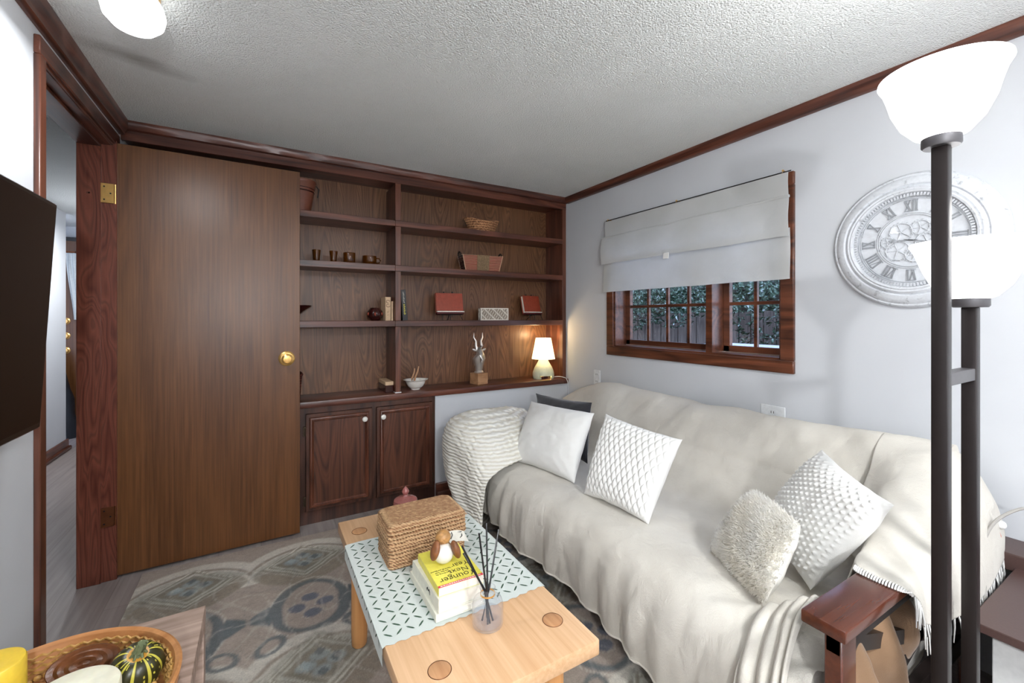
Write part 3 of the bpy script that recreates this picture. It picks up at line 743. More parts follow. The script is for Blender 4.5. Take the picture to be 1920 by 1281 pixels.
bm = BM(); rbox(bm, .47, 1.415, .132, .082, .497, .565, rows=5, amp=.003, taper=-.004); obj('lid', bm, M['straw'], sb)
# pink lidded glass jar
pj = thing('glass_jar', 'pink pressed glass jar with pointed lid behind the straw box', 'jar', (.487, 1.66, .43))
bm = BM(); lathe(bm, [(0, .431), (.034, .431), (.040, .44), (.044, .47), (.046, .492), (.043, .494), (.040, .47), (0, .44)], (.487, 1.66, 0), 36); obj('jar_body', bm, M['pink_glass'], pj)
bm = BM(); lathe(bm, [(.047, .493), (.0475, .500), (.044, .510), (.03, .518), (.012, .521), (.008, .524), (.007, .528), (.013, .536), (.014, .542), (.009, .551), (.002, .559), (0, .56)], (.487, 1.66, 0), 24, smooth=True); obj('lid', bm, M['pink_glass'], pj)
# books
def book(name, label, x0, x1, y0, y1, z0, z1, mcov, rot, hard=True, marks=None):
    t_ = thing(name, label, 'book', ((x0+x1)/2, (y0+y1)/2, z0), 'stack of books on the coffee table', rot)
    hx, hy, h = (x1-x0)/2, (y1-y0)/2, z1-z0
    bm = BM(); c_ = .0025 if hard else .0006
    box(bm, -hx, hx, -hy, hy, 0, c_, .0004); box(bm, -hx, hx, -hy, hy, h-c_, h, .0004); box(bm, -hx, -hx+c_, -hy, hy, c_, h-c_); obj('cover', bm, mcov, t_, world=False)
    i = .004 if hard else .0005
    bm = BM(); box(bm, -hx+c_, hx-i, -hy+i, hy-i, c_, h-c_); obj('pages', bm, M['paper'], t_, world=False)
    return t_
book('book', 'large cream hardback book, bottom of the stack on the table runner', .388, .530, 1.052, 1.275, .4335, .4545, M['cream_book'], 0)
b2 = book('book', 'thick cream book in the middle of the stack with a small black mark', .393, .524, 1.052, 1.262, .455, .492, M['cream_book'], math.radians(1))
bm = BM()
for sx in (-1, 1):
    tube(bm, [(-.0658, sx*.001-.03, .020), (-.0658, sx*.006-.03, .026), (-.0658, sx*.010-.03, .022), (-.0658, sx*.012-.03, .014)], .0012, 5, taper=[.8, 1.6, 1.2, .5])
obj('bow_mark', bm, M['ink'], b2, world=False)
b3 = book('book', 'yellow paperback with black title and red band, top of the stack', .401, .529, 1.058, 1.245, .4925, .515, M['yellow'], math.radians(-1.5), hard=False)
bm = BM(); box(bm, -.064, .064, -.0936, -.085, .0225, .0229); obj('red_band', bm, M['red_band'], b3, world=False)
R180 = Matrix.Rotation(PI, 4, 'Z')
bm = BM()
for s, y, sz, sx, xo in (('Younger', -.066, .0315, .95, .0), ('Next', -.040, .0285, .95, .012), ('Year', -.014, .0285, .95, .026)):
    join(bm, text_bm(s, sz, Matrix.Translation((-xo*0+xo, y, .0228)) @ R180, .0002, sx=sx, offset=-.0003))
for k, s in enumerate(('Live Strong, Fit,', 'and Sexy Until', "You're 80 and Beyond")): join(bm, text_bm(s, .0065, Matrix.Translation((-.032, -.036+.009*k, .0228)) @ R180, .0002))
obj('title_lettering', bm, M['ink'], b3, world=False)
bm = BM(); rb_ = random.Random(2); x = -.058
while x < .056: w_ = rb_.uniform(.002, .006); box(bm, x, x+w_, -.0912, -.0878, .0229, .0232); x += w_+.0018
obj('band_lettering', bm, M['paper'], b3, world=False)
# napkin / folded print behind the books
bm = BM(); grid(bm, lambda u, v: Vector((.505+.055*u+.01*v, 1.245+.065*v-.02*u, .520+.005*math.sin(u*3)+.003*v)), 8, 8)
for (a, b) in (((.515, 1.262), (.53, 1.295)), ((.54, 1.25), (.555, 1.27)), ((.52, 1.29), (.56, 1.283))): tube(bm, [(a[0], a[1], .5245), ((a[0]+b[0])/2+.004, (a[1]+b[1])/2, .526), (b[0], b[1], .5265)], .0014, 5, mi=1)
o = tag(recentre(obj('folded_card', bm, [M['paper'], M['ink']], recalc=False), (.53, 1.27, .517)), 'white card with black ink drawing tucked behind the brown bird figurine', 'card')
# bird figurine
bf = thing('bird_figurine', 'glass egg bodied bird figurine with brown head on the yellow book', 'figurine', (.452, 1.165, .5155))
bm = BM(); sphere(bm, (.452, 1.165, .5425), .029, (1, 1.05, .93)); obj('body', bm, M['porcelain'], bf)
bm = BM(); sphere(bm, (.456, 1.178, .582), .0215, (1.05, 1, .95)); lathe(bm, [(.005, 0), (.003, .006), (0, .010)], (.449, 1.159, .578), 10, '-Y'); obj('head', bm, M['bird_tan'], bf)
for s in (-1, 1):
    bm = BM(); sphere(bm, (.455+s*.026-.004*(s > 0), 1.160-.016*(s > 0), .557-.003*(s > 0)), .023, (.5, .8, 1.2)); bmesh.ops.rotate(bm, verts=bm.verts, cent=(.455+s*.02, 1.158, .57), matrix=Matrix.Rotation(-s*.3, 3, 'Y')); obj('wing', bm, M['bird_brown'], bf)
# reed diffuser
rd = thing('reed_diffuser', 'round clear glass reed diffuser bottle with black sticks on the coffee table', 'diffuser', (.503, .985, .43))
cx, cy = .503, .985
bm = BM(); lathe(bm, [(0, .4303), (.034, .4303), (.039, .434), (.040, .44), (.040, .484), (.037, .495), (.026, .503), (.0185, .507), (.0185, .523), (.0205, .524), (.0205, .526), (.0185, .526)], (cx, cy, 0), 48, cap=False)
lathe(bm, [(0, .437), (.034, .437), (.0365, .440), (.0365, .462), (0, .462)], (cx, cy, 0), 40, cap=False); obj('bottle', bm, M['glass'], rd)
bm = BM(); lathe(bm, [(.0192, .508), (.0192, .512), (.0184, .512), (.0184, .508), (.0192, .508)], (cx, cy, 0), 32, cap=False); obj('gold_ring', bm, M['brass'], rd)
for q, (bx_, by_, tx, ty, tz) in enumerate(((.012, -.006, -.052, .045, .625), (.004, .012, -.015, .02, .66), (-.006, -.012, .022, .05, .665), (-.012, .008, .058, .048, .640), (.0, -.012, -.035, .075, .588))):
    bm = BM(); tube(bm, [(cx+bx_, cy+by_, .440), (cx+tx*.12, cy+ty*.12, .516), (cx+tx, cy+ty, tz)], .0026, 8); obj('reed', bm, M['black'], rd)

# ------------------------------------------------------------------ objects on the bookcase
def pot():
    t = thing('pot', 'brown glazed bucket pot on the top left shelf, half hidden by the door', 'pot', (.225, 2.90, 1.857))
    bm = BM(); lathe(bm, [(0, 0), (.058, 0), (.062, .01), (.088, .17), (.092, .175), (.092, .19), (.084, .19), (.08, .17), (.056, .012), (0, .01)], (.20, 2.90, 1.857), 32, cap=False); obj('pot_body', bm, M['terracotta'], t)
    bm = BM()
    for z in (.125, .143, .16): tube(bm, [(.20+(.080+.03*(z-.12))*math.cos(a*PI/16), 2.90+(.080+.03*(z-.12))*math.sin(a*PI/16), 1.857+z) for a in range(32)], .004, 6, closed=True)
    obj('rim_band', bm, M['dark_gloss'], t)
    bm = BM(); tube(bm, [(.20+.09*math.cos(-.2), 2.9-.02, 1.857+.17), (.305, 2.875, 1.857+.15), (.298, 2.88, 1.857+.10)], .0035, 6); obj('handle', bm, M['black_wire'], t)
pot()
def wicker_boat():
    t = thing('wicker_basket', 'small oval pale wicker basket lying on the top right shelf', 'basket', (1.43, 2.90, 1.857))
    def f(u, v):
        a = u*2*PI; r = .70+.30*v+.02*math.sin(a*22)*v
        z = .085*v+.012*math.cos(2*a)*v
        return Vector((1.43+.130*r*math.cos(a), 2.90+.075*r*math.sin(a), 1.8575+z))
    bm = BM(); grid(bm, f, 60, 10, closed_u=True); bmesh.ops.recalc_face_normals(bm, faces=bm.faces); bmesh.ops.solidify(bm, geom=bm.faces[:], thickness=.006)
    lathe(bm, [(.7, 0), (.7, .003), (0, .003)], (1.43, 2.9, 1.858), 40, squash=(.13, .075))
    o = obj('basket_body', bm, M['pale_wicker'], t)
    bm = BM()
    for k in range(26):
        a = 2*PI*k/26; bar(bm, f(k/26, .0)+Vector((.004*math.cos(a), .003*math.sin(a), .002)), f(k/26, 1)+Vector((.007*math.cos(a), .006*math.sin(a), .004)), .012, .003)
    obj('woven_strap', bm, M['pale_wicker'], t)
    bm = BM(); tube(bm, [f(k/40, 1)+Vector((0, 0, .003)) for k in range(40)], .005, 6, closed=True); obj('rim', bm, M['pale_wicker'], t)
wicker_boat()
def cane_basket():
    t = thing('cane_basket', 'flared rectangular basket of red cane with tan woven middle on second shelf', 'basket', (1.42, 2.90, 1.564))
    # local rotated frame
    a = math.radians(-8); ca, sa = math.cos(a), math.sin(a); c0 = Vector((1.42, 2.905, 1.5645))
    def W(x, y, z): return c0+Vector((x*ca-y*sa, x*sa+y*ca, z))
    hx, hy, H_, fl = .128, .060, .112, .026
    rows = 11
    for nm, s in (('front', -1), ('back', 1)):
        bm = BM()
        for k in range(rows):
            v = (k+.5)/rows; X_ = hx+fl*v; Y_ = hy+.012*v; z = H_*v
            tube(bm, [W(-X_, s*Y_, z), W(X_, s*Y_, z)], .0036, 6); tube(bm, [W(-X_, s*(Y_+.003), z+.005), W(X_, s*(Y_+.003), z+.005)], .0014, 5, mi=1)
        obj('cane_side', bm, [M['red_cane'], M['cord']], t)
    for s in (-1, 1):
        bm = BM()
        for k in range(rows):
            v = (k+.5)/rows; X_ = hx+fl*v; Y_ = hy+.012*v; z = H_*v
            tube(bm, [W(s*X_, -Y_, z), W(s*X_, Y_, z)], .0034, 6)
        obj('cane_end', bm, M['dark_cane'], t)
        bm = BM(); tube(bm, [W(s*(hx+fl), -.03, H_-.01), W(s*(hx+fl+.006), -.028, H_+.02), W(s*(hx+fl+.008), 0, H_+.03), W(s*(hx+fl+.006), .028, H_+.02), W(s*(hx+fl), .03, H_-.01)], .006, 8); obj('handle', bm, M['dark_cane'], t)
    for s in (-1, 1):
        bm = BM(); v_ = [W(-.045, s*(hy+.004), .0), W(.045, s*(hy+.004), .0), W(.047, s*(hy+.017), H_+.003), W(-.047, s*(hy+.017), H_+.003)]
        vv = [bm.verts.new(p) for p in v_]+[bm.verts.new(p+Vector((0, s*.004, 0))) for p in v_]
        for f in ((0,1,2,3), (7,6,5,4), (0,4,5,1), (1,5,6,2), (2,6,7,3), (3,7,4,0)): bm.faces.new([vv[i] for i in f])
        obj('woven_middle', bm, M['tan'], t)
    for sx in (-1, 1):
        for sy in (-1, 1): bm = BM(); tube(bm, [W(sx*hx, sy*hy, 0), W(sx*(hx+fl), sy*(hy+.012), H_+.004)], .004, 6); obj('corner_rod', bm, M['cord'], t)
    bm = BM(); v_ = [W(-hx, -hy, .002), W(hx, -hy, .002), W(hx, hy, .002), W(-hx, hy, .002)]; bm.faces.new([bm.verts.new(p) for p in v_]); bmesh.ops.solidify(bm, geom=bm.faces[:], thickness=.003); obj('bottom', bm, M['dark_cane'], t)
cane_basket()
def cup(name, label, x, y, z, prof, n=28, grp=None):
    t = thing(name, label, 'glass', (x, y, z), grp)
    bm = BM(); lathe(bm, prof, (x, y, z), n, cap=False); obj('glass_body', bm, M['amber'], t); return t
def outer_inner(o, th=.003):
    return o+[(max(r-th, 0), h if k else h+.0) for k, (r, h) in enumerate(reversed(o[1:]))][:-0 or None]
sg = [(0, .0003), (.017, .0003), (.018, .004), (.0195, .03), (.0255, .072), (.026, .076), (.0235, .076), (.017, .03), (.015, .012), (0, .010)]
s1 = cup('shot_glass', 'flared amber shot glass, leftmost on the second shelf', .294, 2.90, 1.564, sg, 10, 'amber glasses on the left of the second shelf')
copy_tree(s1, (.392, 2.90, 1.564), .3, 'flared amber shot glass standing beside the round amber tumbler')
cup('tumbler', 'short round amber tumbler between the shot glasses and amber mug', .487, 2.90, 1.564, [(0, .0003), (.034, .0003), (.037, .006), (.038, .068), (.037, .072), (.034, .070), (.033, .010), (0, .008)], 12, 'amber glasses on the left of the second shelf')
mg = cup('mug', 'clear amber glass mug with a handle on the second shelf', .612, 2.90, 1.564, [(0, .0003), (.034, .0003), (.042, .008), (.045, .03), (.044, .06), (.041, .060), (.041, .03), (.038, .010), (0, .008)], 28, 'amber glasses on the left of the second shelf')
bm = BM(); tube(bm, [(.655, 2.895, 1.612), (.672, 2.89, 1.610), (.680, 2.888, 1.597), (.672, 2.89, 1.582), (.655, 2.895, 1.580)], .005, 8); obj('handle', bm, M['amber'], mg)
# dark bowl behind the door edge
t = thing('wooden_bowl', 'dark shallow pedestal bowl on the third shelf beside the door edge', 'bowl', (.17, 2.91, 1.201))
bm = BM(); lathe(bm, [(0, 0), (.03, 0), (.028, .006), (.016, .014), (.018, .03), (.05, .058), (.098, .088), (.10, .094), (.094, .093), (.05, .066), (0, .05)], (.17, 2.91, 1.2015), 36, cap=False); obj('bowl_body', bm, M['dark_gloss'], t)
# round vase
t = thing('round_vase', 'small round dark red glossy vase on the third shelf', 'vase', (.648, 2.90, 1.201))
bm = BM(); lathe(bm, [(0, 0), (.026, 0), (.030, .004), (.046, .022), (.050, .042), (.046, .062), (.034, .078), (.030, .084), (.027, .084), (.030, .076), (.044, .05), (.04, .02), (0, .008)], (.648, 2.90, 1.2015), 36, cap=False); obj('vase_body', bm, M['dark_gloss'], t)
for k in range(6): bm = BM(); sphere(bm, (.648+.047*math.cos(k*PI/3+.3), 2.90+.047*math.sin(k*PI/3+.3), 1.245), .012, (.6, .6, .9), n=10, m_=8); obj('raised_petal', bm, M['leather'], t)
def upright_book(name, label, x, y, w_, d_, h_, z, cov, tilt=0, grp=None):
    t = thing(name, label, 'book', (x, y, z), grp); t.rotation_euler = (0, tilt, 0)
    bm = BM(); c_ = .0018
    box(bm, -w_/2, -w_/2+c_, -d_/2, d_/2, 0, h_, .0004); box(bm, w_/2-c_, w_/2, -d_/2, d_/2, 0, h_, .0004); box(bm, -w_/2, w_/2, -d_/2, -d_/2+c_, 0, h_, .0004); obj('cover', bm, cov, t, world=False)
    bm = BM(); box(bm, -w_/2+c_, w_/2-c_, -d_/2+c_, d_/2-.003, .003, h_-.003); obj('pages', bm, M['paper'], t, world=False)
    return t
t = upright_book('book', 'taller cream spined book with red brown marks beside the shelf divider', .7215-.004, 2.90, .036, .12, .155, 1.2013, M['card'])
bm = BM()
for k, z in enumerate((.125, .098)): tube(bm, [(.012*math.cos(a*.45+k)+0, -.0612, z+.009*math.sin(a*.45+k)) for a in range(12)], .0014, 5)
for z in (.05, .058, .036): tube(bm, [(-.008, -.0612, z), (.006, -.0612, z+.004)], .0008, 5)
obj('spine_lettering', bm, M['maroon'], t, world=False)
upright_book('book', 'shorter buff book between the cream book and the divider', .7455, 2.90, .014, .11, .128, 1.2013, M['card'])
t = upright_book('book', 'black spined book leaning against the right side of the divider', .827, 2.895, .034, .14, .205, 1.2022, M['black'], math.radians(-4))
bm = BM()
for k in range(9): z = .19-k*.0085; tube(bm, [(-.004, -.0712, z), (.001+.002*(k % 3), -.0712, z-.005)], .0016, 5)
obj('white_lettering', bm, M['paper'], t, world=False)
bm = BM()
for k in range(6): z = .108-k*.012; tube(bm, [(-.006, -.0712, z), (.004+.003*(k % 2), -.0712, z-.004), (-.003, -.0712, z-.008)], .0022, 5)
obj('yellow_lettering', bm, M['yellow'], t, world=False)
def easel_book(x, y, rot, label, w_=.2):
    t = thing('book_on_easel', label, 'book', (x, y, 1.2013), 'leather bound books on wire easels', rot)
    lean = math.radians(12); 
    def L(px, py, pz): return Vector((px, py*math.cos(lean)+pz*math.sin(lean), pz*math.cos(lean)-py*math.sin(lean)))
    def lb(x0, x1, y0, y1, z0, z1, name, mt, par=t, bev=.002):
        bm = BM(); box(bm, x0, x1, y0, y1, z0, z1, bev)
        for v_ in bm.verts: v_.co = L(*v_.co)
        return obj(name, bm, mt, par, world=False)
    z0 = .048
    lb(-w_/2, w_/2, -.022, -.016, z0+.018, z0+.15, 'front_cover', M['leather'])
    lb(-w_/2, w_/2, .004, .010, z0+.0, z0+.15, 'back_cover', M['leather'])
    lb(-w_/2+.004, w_/2-.004, -.016, .004, z0+.012, z0+.145, 'pages', M['paper'])
    lb(-w_/2+.006, w_/2+.004, -.030, -.012, z0+.008, z0+.014, 'page_edge', M['paper'], bev=0)
    lb(-w_/2+.0, w_/2+.002, -.03, .006, z0-.006, z0+.008, 'lower_board', M['maroon'])
    for sx in (-.035, .03): lb(sx-.006, sx+.006, -.004, .002, z0+.148, z0+.166, 'strap', M['black_wire'])
    bm = BM()
    for p, q in (((-.06, -.03, z0-.006), (-.065, -.035, .001)), ((.065, -.03, z0-.006), (.085, -.035, .001)), ((0, .0, z0), (0, .07, .001)), ((-.005, -.03, z0-.006), (-.005, -.03, .001))): tube(bm, [p, q], .0025, 6)
    tube(bm, [(-.07, -.032, z0-.007), (.08, -.032, z0-.007)], .0025, 6)
    obj('easel', bm, M['black_wire'], t, world=False)
easel_book(1.165+.01, 2.90, math.radians(-6), 'russet leather book on a wire easel, left of the carved white box')
easel_book(1.905, 2.93, math.radians(14), 'russet leather book on a wire easel, at the right end of the shelf', .19)
# carved white box
t = thing('carved_box', 'whitewashed carved fretwork box on the third shelf between the leather books', 'box', (1.53, 2.90, 1.201), rot=math.radians(-16))
bm = BM(); hx, hy, H_ = .105, .05, .092; box(bm, -hx, hx, -hy, hy, .0005, H_, .002); obj('box_core', bm, M['carve_gap'], t, world=False)
bm = BM(); random.seed(5)
for (x0, x1, z0, z1) in ((-hx, hx, 0.0005, .007), (-hx, hx, H_-.007, H_), (-hx, -hx+.007, 0.0005, H_), (hx-.007, hx, 0.0005, H_)): box(bm, x0, x1, -hy-.004, -hy, z0, z1)
for k in range(15):
    x = -hx+.012+k*(2*hx-.024)/14; pts = [(x+.008*math.sin(a*.9+k*1.3), -hy-.002, .006+(H_-.012)*a/9) for a in range(10)]; tube(bm, pts, .0026, 5)
for k in range(5):
    y = -hy+.01+k*.02; pts = [(-hx-.002, y+.006*math.sin(a+k), .006+(H_-.012)*a/9) for a in range(10)]; tube(bm, pts, .0026, 5)
for (y0, y1, z0, z1) in ((-hy, hy, 0.0005, .007), (-hy, hy, H_-.007, H_)): box(bm, -hx-.004, -hx, y0, y1, z0, z1)
obj('fretwork', bm, M['white_carved'], t, world=False)
# dark box next to divider on the counter
t = thing('small_box', 'small dark box with a pale wood top strip left of the lower divider', 'box', (.70, 2.95, .728))
bm = BM(); box(bm, .70, .7535, 2.84, 3.03, .7285, .775, .002); obj('box_body', bm, M['dark_gloss'], t)
bm = BM(); box(bm, .70, .7535, 2.84, 3.03, .775, .80, .002); obj('top_strip', bm, M['card'], t)
# wicker basket behind the door edge
t = thing('wicker_hamper', 'dark red wicker basket on the counter, mostly hidden behind the door', 'basket', (.12, 2.9, .728))
def hf(u, v):
    a = u*2*PI; e = .35; c_, s_ = math.cos(a), math.sin(a); r = 1+.12*v
    return Vector((.10+.10*r*math.copysign(abs(c_)**e, c_), 2.90+.08*r*math.copysign(abs(s_)**e, s_), .7285+.15*v))
bm = BM(); grid(bm, hf, 48, 8, closed_u=True); bmesh.ops.recalc_face_normals(bm, faces=bm.faces); bmesh.ops.solidify(bm, geom=bm.faces[:], thickness=.006); lathe(bm, [(.95, 0), (.95, .003), (0, .003)], (.1, 2.9, .729), 32, squash=(.1, .08)); obj('basket_body', bm, M['red_wicker'], t)
bm = BM(); tube(bm, [hf(k/48, 1)+Vector((0, 0, .002)) for k in range(48)], .006, 6, closed=True); obj('rim', bm, M['red_wicker'], t)
# spouted bowl with sticks
t = thing('ceramic_bowl', 'small grey white ceramic bowl with a spout holding cinnamon sticks', 'bowl', (.918, 2.89, .728))
def bw(u, v):
    a = u*2*PI; pr = [Vector((.032, 0, 0)), Vector((.030, 0, .004)), Vector((.048, 0, .018)), Vector((.062, 0, .040)), Vector((.070, 0, .060)), Vector((.083, 0, .066)), Vector((.070, 0, .064)), Vector((.056, 0, .04)), Vector((.0, 0, .012))]
    q = cr(pr, v); r = max(q.x, 0); s = 1+.16*math.exp(-((a-.2) if a < PI else (a-.2-2*PI))**2/.06)*max(0, (r-.05)/.03)
    return Vector((.918+r*s*math.cos(a), 2.89+r*s*math.sin(a), .7285+q.z))
bm = BM(); grid(bm, bw, 48, 33, closed_u=True); obj('bowl_body', bm, M['porcelain'], t)
for k, (p, q, l_) in enumerate((((.885, 2.875, .77), (.915, 2.90, .87), 1), ((.900, 2.87, .765), (.945, 2.905, .882), 1))):
    bm = BM(); p, q = Vector(p), Vector(q); tube(bm, [p, p.lerp(q, .35)+Vector((-.004, 0, 0)), p.lerp(q, .7)+Vector((.002, 0, 0)), q], .0065, 8, taper=[1, 1.1, .9, .6]); tag(recentre(obj('cinnamon_stick', bm, M['block']), p), ('brown stick leaning in the ceramic bowl, nearer the divider', 'longer brown stick leaning in the ceramic bowl')[k], 'stick', 'sticks in the ceramic bowl')
# antelope bust on block
t = thing('antelope_sculpture', 'silver antelope bust with long horns on a blond wood block', 'sculpture', (1.40, 2.885, .728))
cx, cy, z0 = 1.40, 2.885, .7285
bm = BM(); box(bm, -.048, .048, -.048, .048, 0, .082, .002); bmesh.ops.rotate(bm, verts=bm.verts, cent=(0,0,0), matrix=Matrix.Rotation(math.radians(14), 3, 'Z')); bmesh.ops.translate(bm, verts=bm.verts, vec=(cx, cy, z0)); o = obj('plinth', bm, M['block'], t); o['label'] = 'blond wood block'
bm = BM(); zz = z0+.082
sec = [((0, 0, 0), .034, .028), ((0, 0, .008), .035, .03), ((0, 0, .018), .027, .024), ((0, 0, .05), .032, .030), ((-.002, 0, .08), .043, .036), ((-.002, -.004, .105), .050, .040), ((0, -.010, .122), .040, .040), ((.002, -.020, .138), .028, .036), ((.002, -.012, .158), .024, .032), ((.0, -.004, .176), .020, .024), ((0, .002, .19), .010, .012)]
R_ = []
for (o_, rx, ry) in sec: R_.append([bm.verts.new((cx+o_[0]+rx*math.cos(a*PI/12), cy+o_[1]+ry*math.sin(a*PI/12), zz+o_[2])) for a in range(24)])
for A, B in zip(R_, R_[1:]):
    for k in range(24): f = bm.faces.new((A[k], A[(k+1) % 24], B[(k+1) % 24], B[k])); f.smooth = True
bm.faces.new(R_[0][::-1]); bm.faces.new(R_[-1])
tube(bm, [(cx, cy-.02, zz+.165), (cx-.003, cy-.045, zz+.13), (cx-.004, cy-.056, zz+.095), (cx-.004, cy-.058, zz+.082)], .02, 12, taper=[1.0, .95, .6, .4])
obj('bust', bm, M['silver'], t)
for s in (-1, 1):
    bm = BM(); tube(bm, [(cx+s*.012, cy, zz+.165), (cx+s*.024, cy+.004, zz+.20), (cx+s*.024-.004*s, cy+.01, zz+.235), (cx+s*.036, cy+.014, zz+.262), (cx+s*.035, cy+.012, zz+.298)], .0115, 10, taper=[1.1, 1, .75, .5, .15]); obj('horn', bm, M['silver'], t)
    bm = BM(); sphere(bm, (cx+s*.042, cy-.004, zz+.166), .02, (1.0, .35, .45), n=14, m_=8); bmesh.ops.rotate(bm, verts=bm.verts, cent=(cx+s*.03, cy, zz+.16), matrix=Matrix.Rotation(-s*.45, 3, 'Y')); obj('ear', bm, M['silver'], t)
# table lamp
tl = thing('table_lamp', 'small lit cream ceramic table lamp at the right end of the countertop', 'lamp', (1.985, 2.89, .728))
cx, cy, z0 = 1.985, 2.89, .7285
bm = BM()
bpr = [Vector((.078, 0, 0)), Vector((.084, 0, .02)), Vector((.082, 0, .05)), Vector((.066, 0, .09)), Vector((.045, 0, .125)), Vector((.031, 0, .155)), Vector((.028, 0, .175))]
def bf_(u, v):
    q = cr(bpr, v); a = u*2*PI
    zz_ = q.z
    if v < .08 and abs(((a+PI/2) % (PI)) - 0) < .0: pass
    return Vector((cx+q.x*math.cos(a), cy+q.x*math.sin(a), z0+zz_))
grid(bm, bf_, 48, 30, closed_u=True)
kill = [f for f in bm.faces if f.calc_center_median().z < z0+.024 and f.calc_center_median().y < cy-.055 and abs(f.calc_center_median().x-cx+.02) < .045]
bmesh.ops.delete(bm, geom=kill, context='FACES'); bmesh.ops.solidify(bm, geom=bm.faces[:], thickness=-.004)
obj('lamp_base', bm, M['lamp_base'], tl)
bm = BM(); box(bm, cx-.06, cx+.03, cy-.058, cy+.05, z0+.0005, z0+.022); obj('wood_inset', bm, M['dark_gloss'], tl)
bm = BM(); grid(bm, lambda u, v: Vector((cx+(.095-.033*v)*math.cos(u*2*PI), cy+(.095-.033*v)*math.sin(u*2*PI), z0+.158+.168*v)), 48, 6, closed_u=True); bmesh.ops.solidify(bm, geom=bm.faces[:], thickness=.0015); obj('lamp_shade', bm, M['shade'], tl)
point_light('lamp_bulb_low', (cx, cy-.0, z0+.148), LAMP_POWER['table']*.5, (1, .70, .38), .02, tl)
point_light('lamp_bulb_high', (cx, cy, z0+.335), LAMP_POWER['table']*.6, (1, .70, .38), .03, tl)
bm = BM(); tube(bm, [cr([Vector(p) for p in ((cx+.075, cy-.02, z0+.006), (cx+.11, cy-.06, z0+.012), (cx+.13, cy-.10, z0+.008), (cx+.14, 2.762, z0-.005), (cx+.15, 2.755, z0-.08), (cx+.15, 2.76, .4))], k/30) for k in range(31)], .0028, 8); tag(recentre(obj('lamp_cord', bm, M['plastic']), (cx+.1, 2.8, z0)), 'white cord trailing from the small table lamp over the counter edge', 'cord')

# ------------------------------------------------------------------ outlets on the right wall
def outlet(y, z, label, w_=.07):
    t = thing('wall_outlet', label, 'outlet', (XR, y, z))
    bm = BM(); box(bm, XR-.006, XR, y-w_/2, y+w_/2, z-.058, z+.058, .002); obj('plate', bm, M['plastic'], t)
    for q in (.026, -.026):
        bm = BM(); box(bm, XR-.0075, XR-.006, y-.017, y+.017, z+q-.015, z+q+.015, .001); obj('socket', bm, M['plastic'], t)
    bm = BM()
    for q in (.026, -.026):
        for s in (-.006, .006): box(bm, XR-.0082, XR-.0074, y+s-.0012, y+s+.0012, z+q-.005, z+q+.006)
    obj('slot', bm, M['black'], t)
outlet(2.425, .775, 'white duplex wall outlet near the back corner above the sofa')
outlet(1.16, .735, 'wide white wall plate just above the sofa back, below the window corner', .115)

# ------------------------------------------------------------------ wall clock
ck = thing('wall_clock', 'large round distressed white wall clock with roman numerals', 'clock', (XR, .642, 1.515))
cc = (XR, .642, 1.515)
bm = BM(); lathe(bm, [(0, 0), (.250, 0), (.257, .006), (.256, .012), (.249, .020), (.243, .020), (.240, .024), (.225, .034), (.212, .036), (.207, .030), (.203, .034), (.196, .040), (.190, .038), (.186, .042), (.180, .040), (.176, .030), (.176, .012)], cc, 96, '-X', cap=False); obj('frame', bm, M['clock_paint'], ck)
bm = BM()
for k in range(110): a = 2*PI*k/110; p = Vector((XR-.032, cc[1]+.170*math.cos(a), cc[2]+.170*math.sin(a))); bar(bm, p-Vector((0, math.cos(a), math.sin(a)))*.005, p+Vector((0, math.cos(a), math.sin(a)))*.006, .0045, .006)
obj('beaded_ring', bm, M['clock_paint'], ck)
bm = BM(); lathe(bm, [(0, .014), (.177, .014)], cc, 64, '-X', cap=False); obj('dial', bm, M['clock_face'], ck)
bm = BM()
for r_ in (.164, .158, .104, .098): tube(bm, [(XR-.017, cc[1]+r_*math.cos(a*PI/36), cc[2]+r_*math.sin(a*PI/36)) for a in range(72)], .0016 if r_ > .12 else .0028, 5, closed=True)
for gy, gz, gr in ((.03, .035, .034), (-.028, .045, .026), (-.045, -.01, .032), (.04, -.035, .036), (-.01, -.055, .026), (.07, .0, .02), (-.068, .03, .018)):
    p0 = (cc[1]+gy, cc[2]+gz)
    tube(bm, [(XR-.019, p0[0]+gr*math.cos(a*PI/16), p0[1]+gr*math.sin(a*PI/16)) for a in range(32)], .0022, 5, closed=True)
    for k in range(5): a = 2*PI*k/5; tube(bm, [(XR-.018, *p0), (XR-.018, p0[0]+gr*math.cos(a), p0[1]+gr*math.sin(a))], .0018, 5)
    for k in range(18): a = 2*PI*k/18; tube(bm, [(XR-.019, p0[0]+gr*math.cos(a), p0[1]+gr*math.sin(a)), (XR-.019, p0[0]+(gr+.005)*math.cos(a), p0[1]+(gr+.005)*math.sin(a))], .002, 4)
obj('gear_work', bm, M['clock_paint'], ck)
NUM = ['XII', 'I', 'II', 'III', 'IIII', 'V', 'VI', 'VII', 'VIII', 'IX', 'X', 'XI']
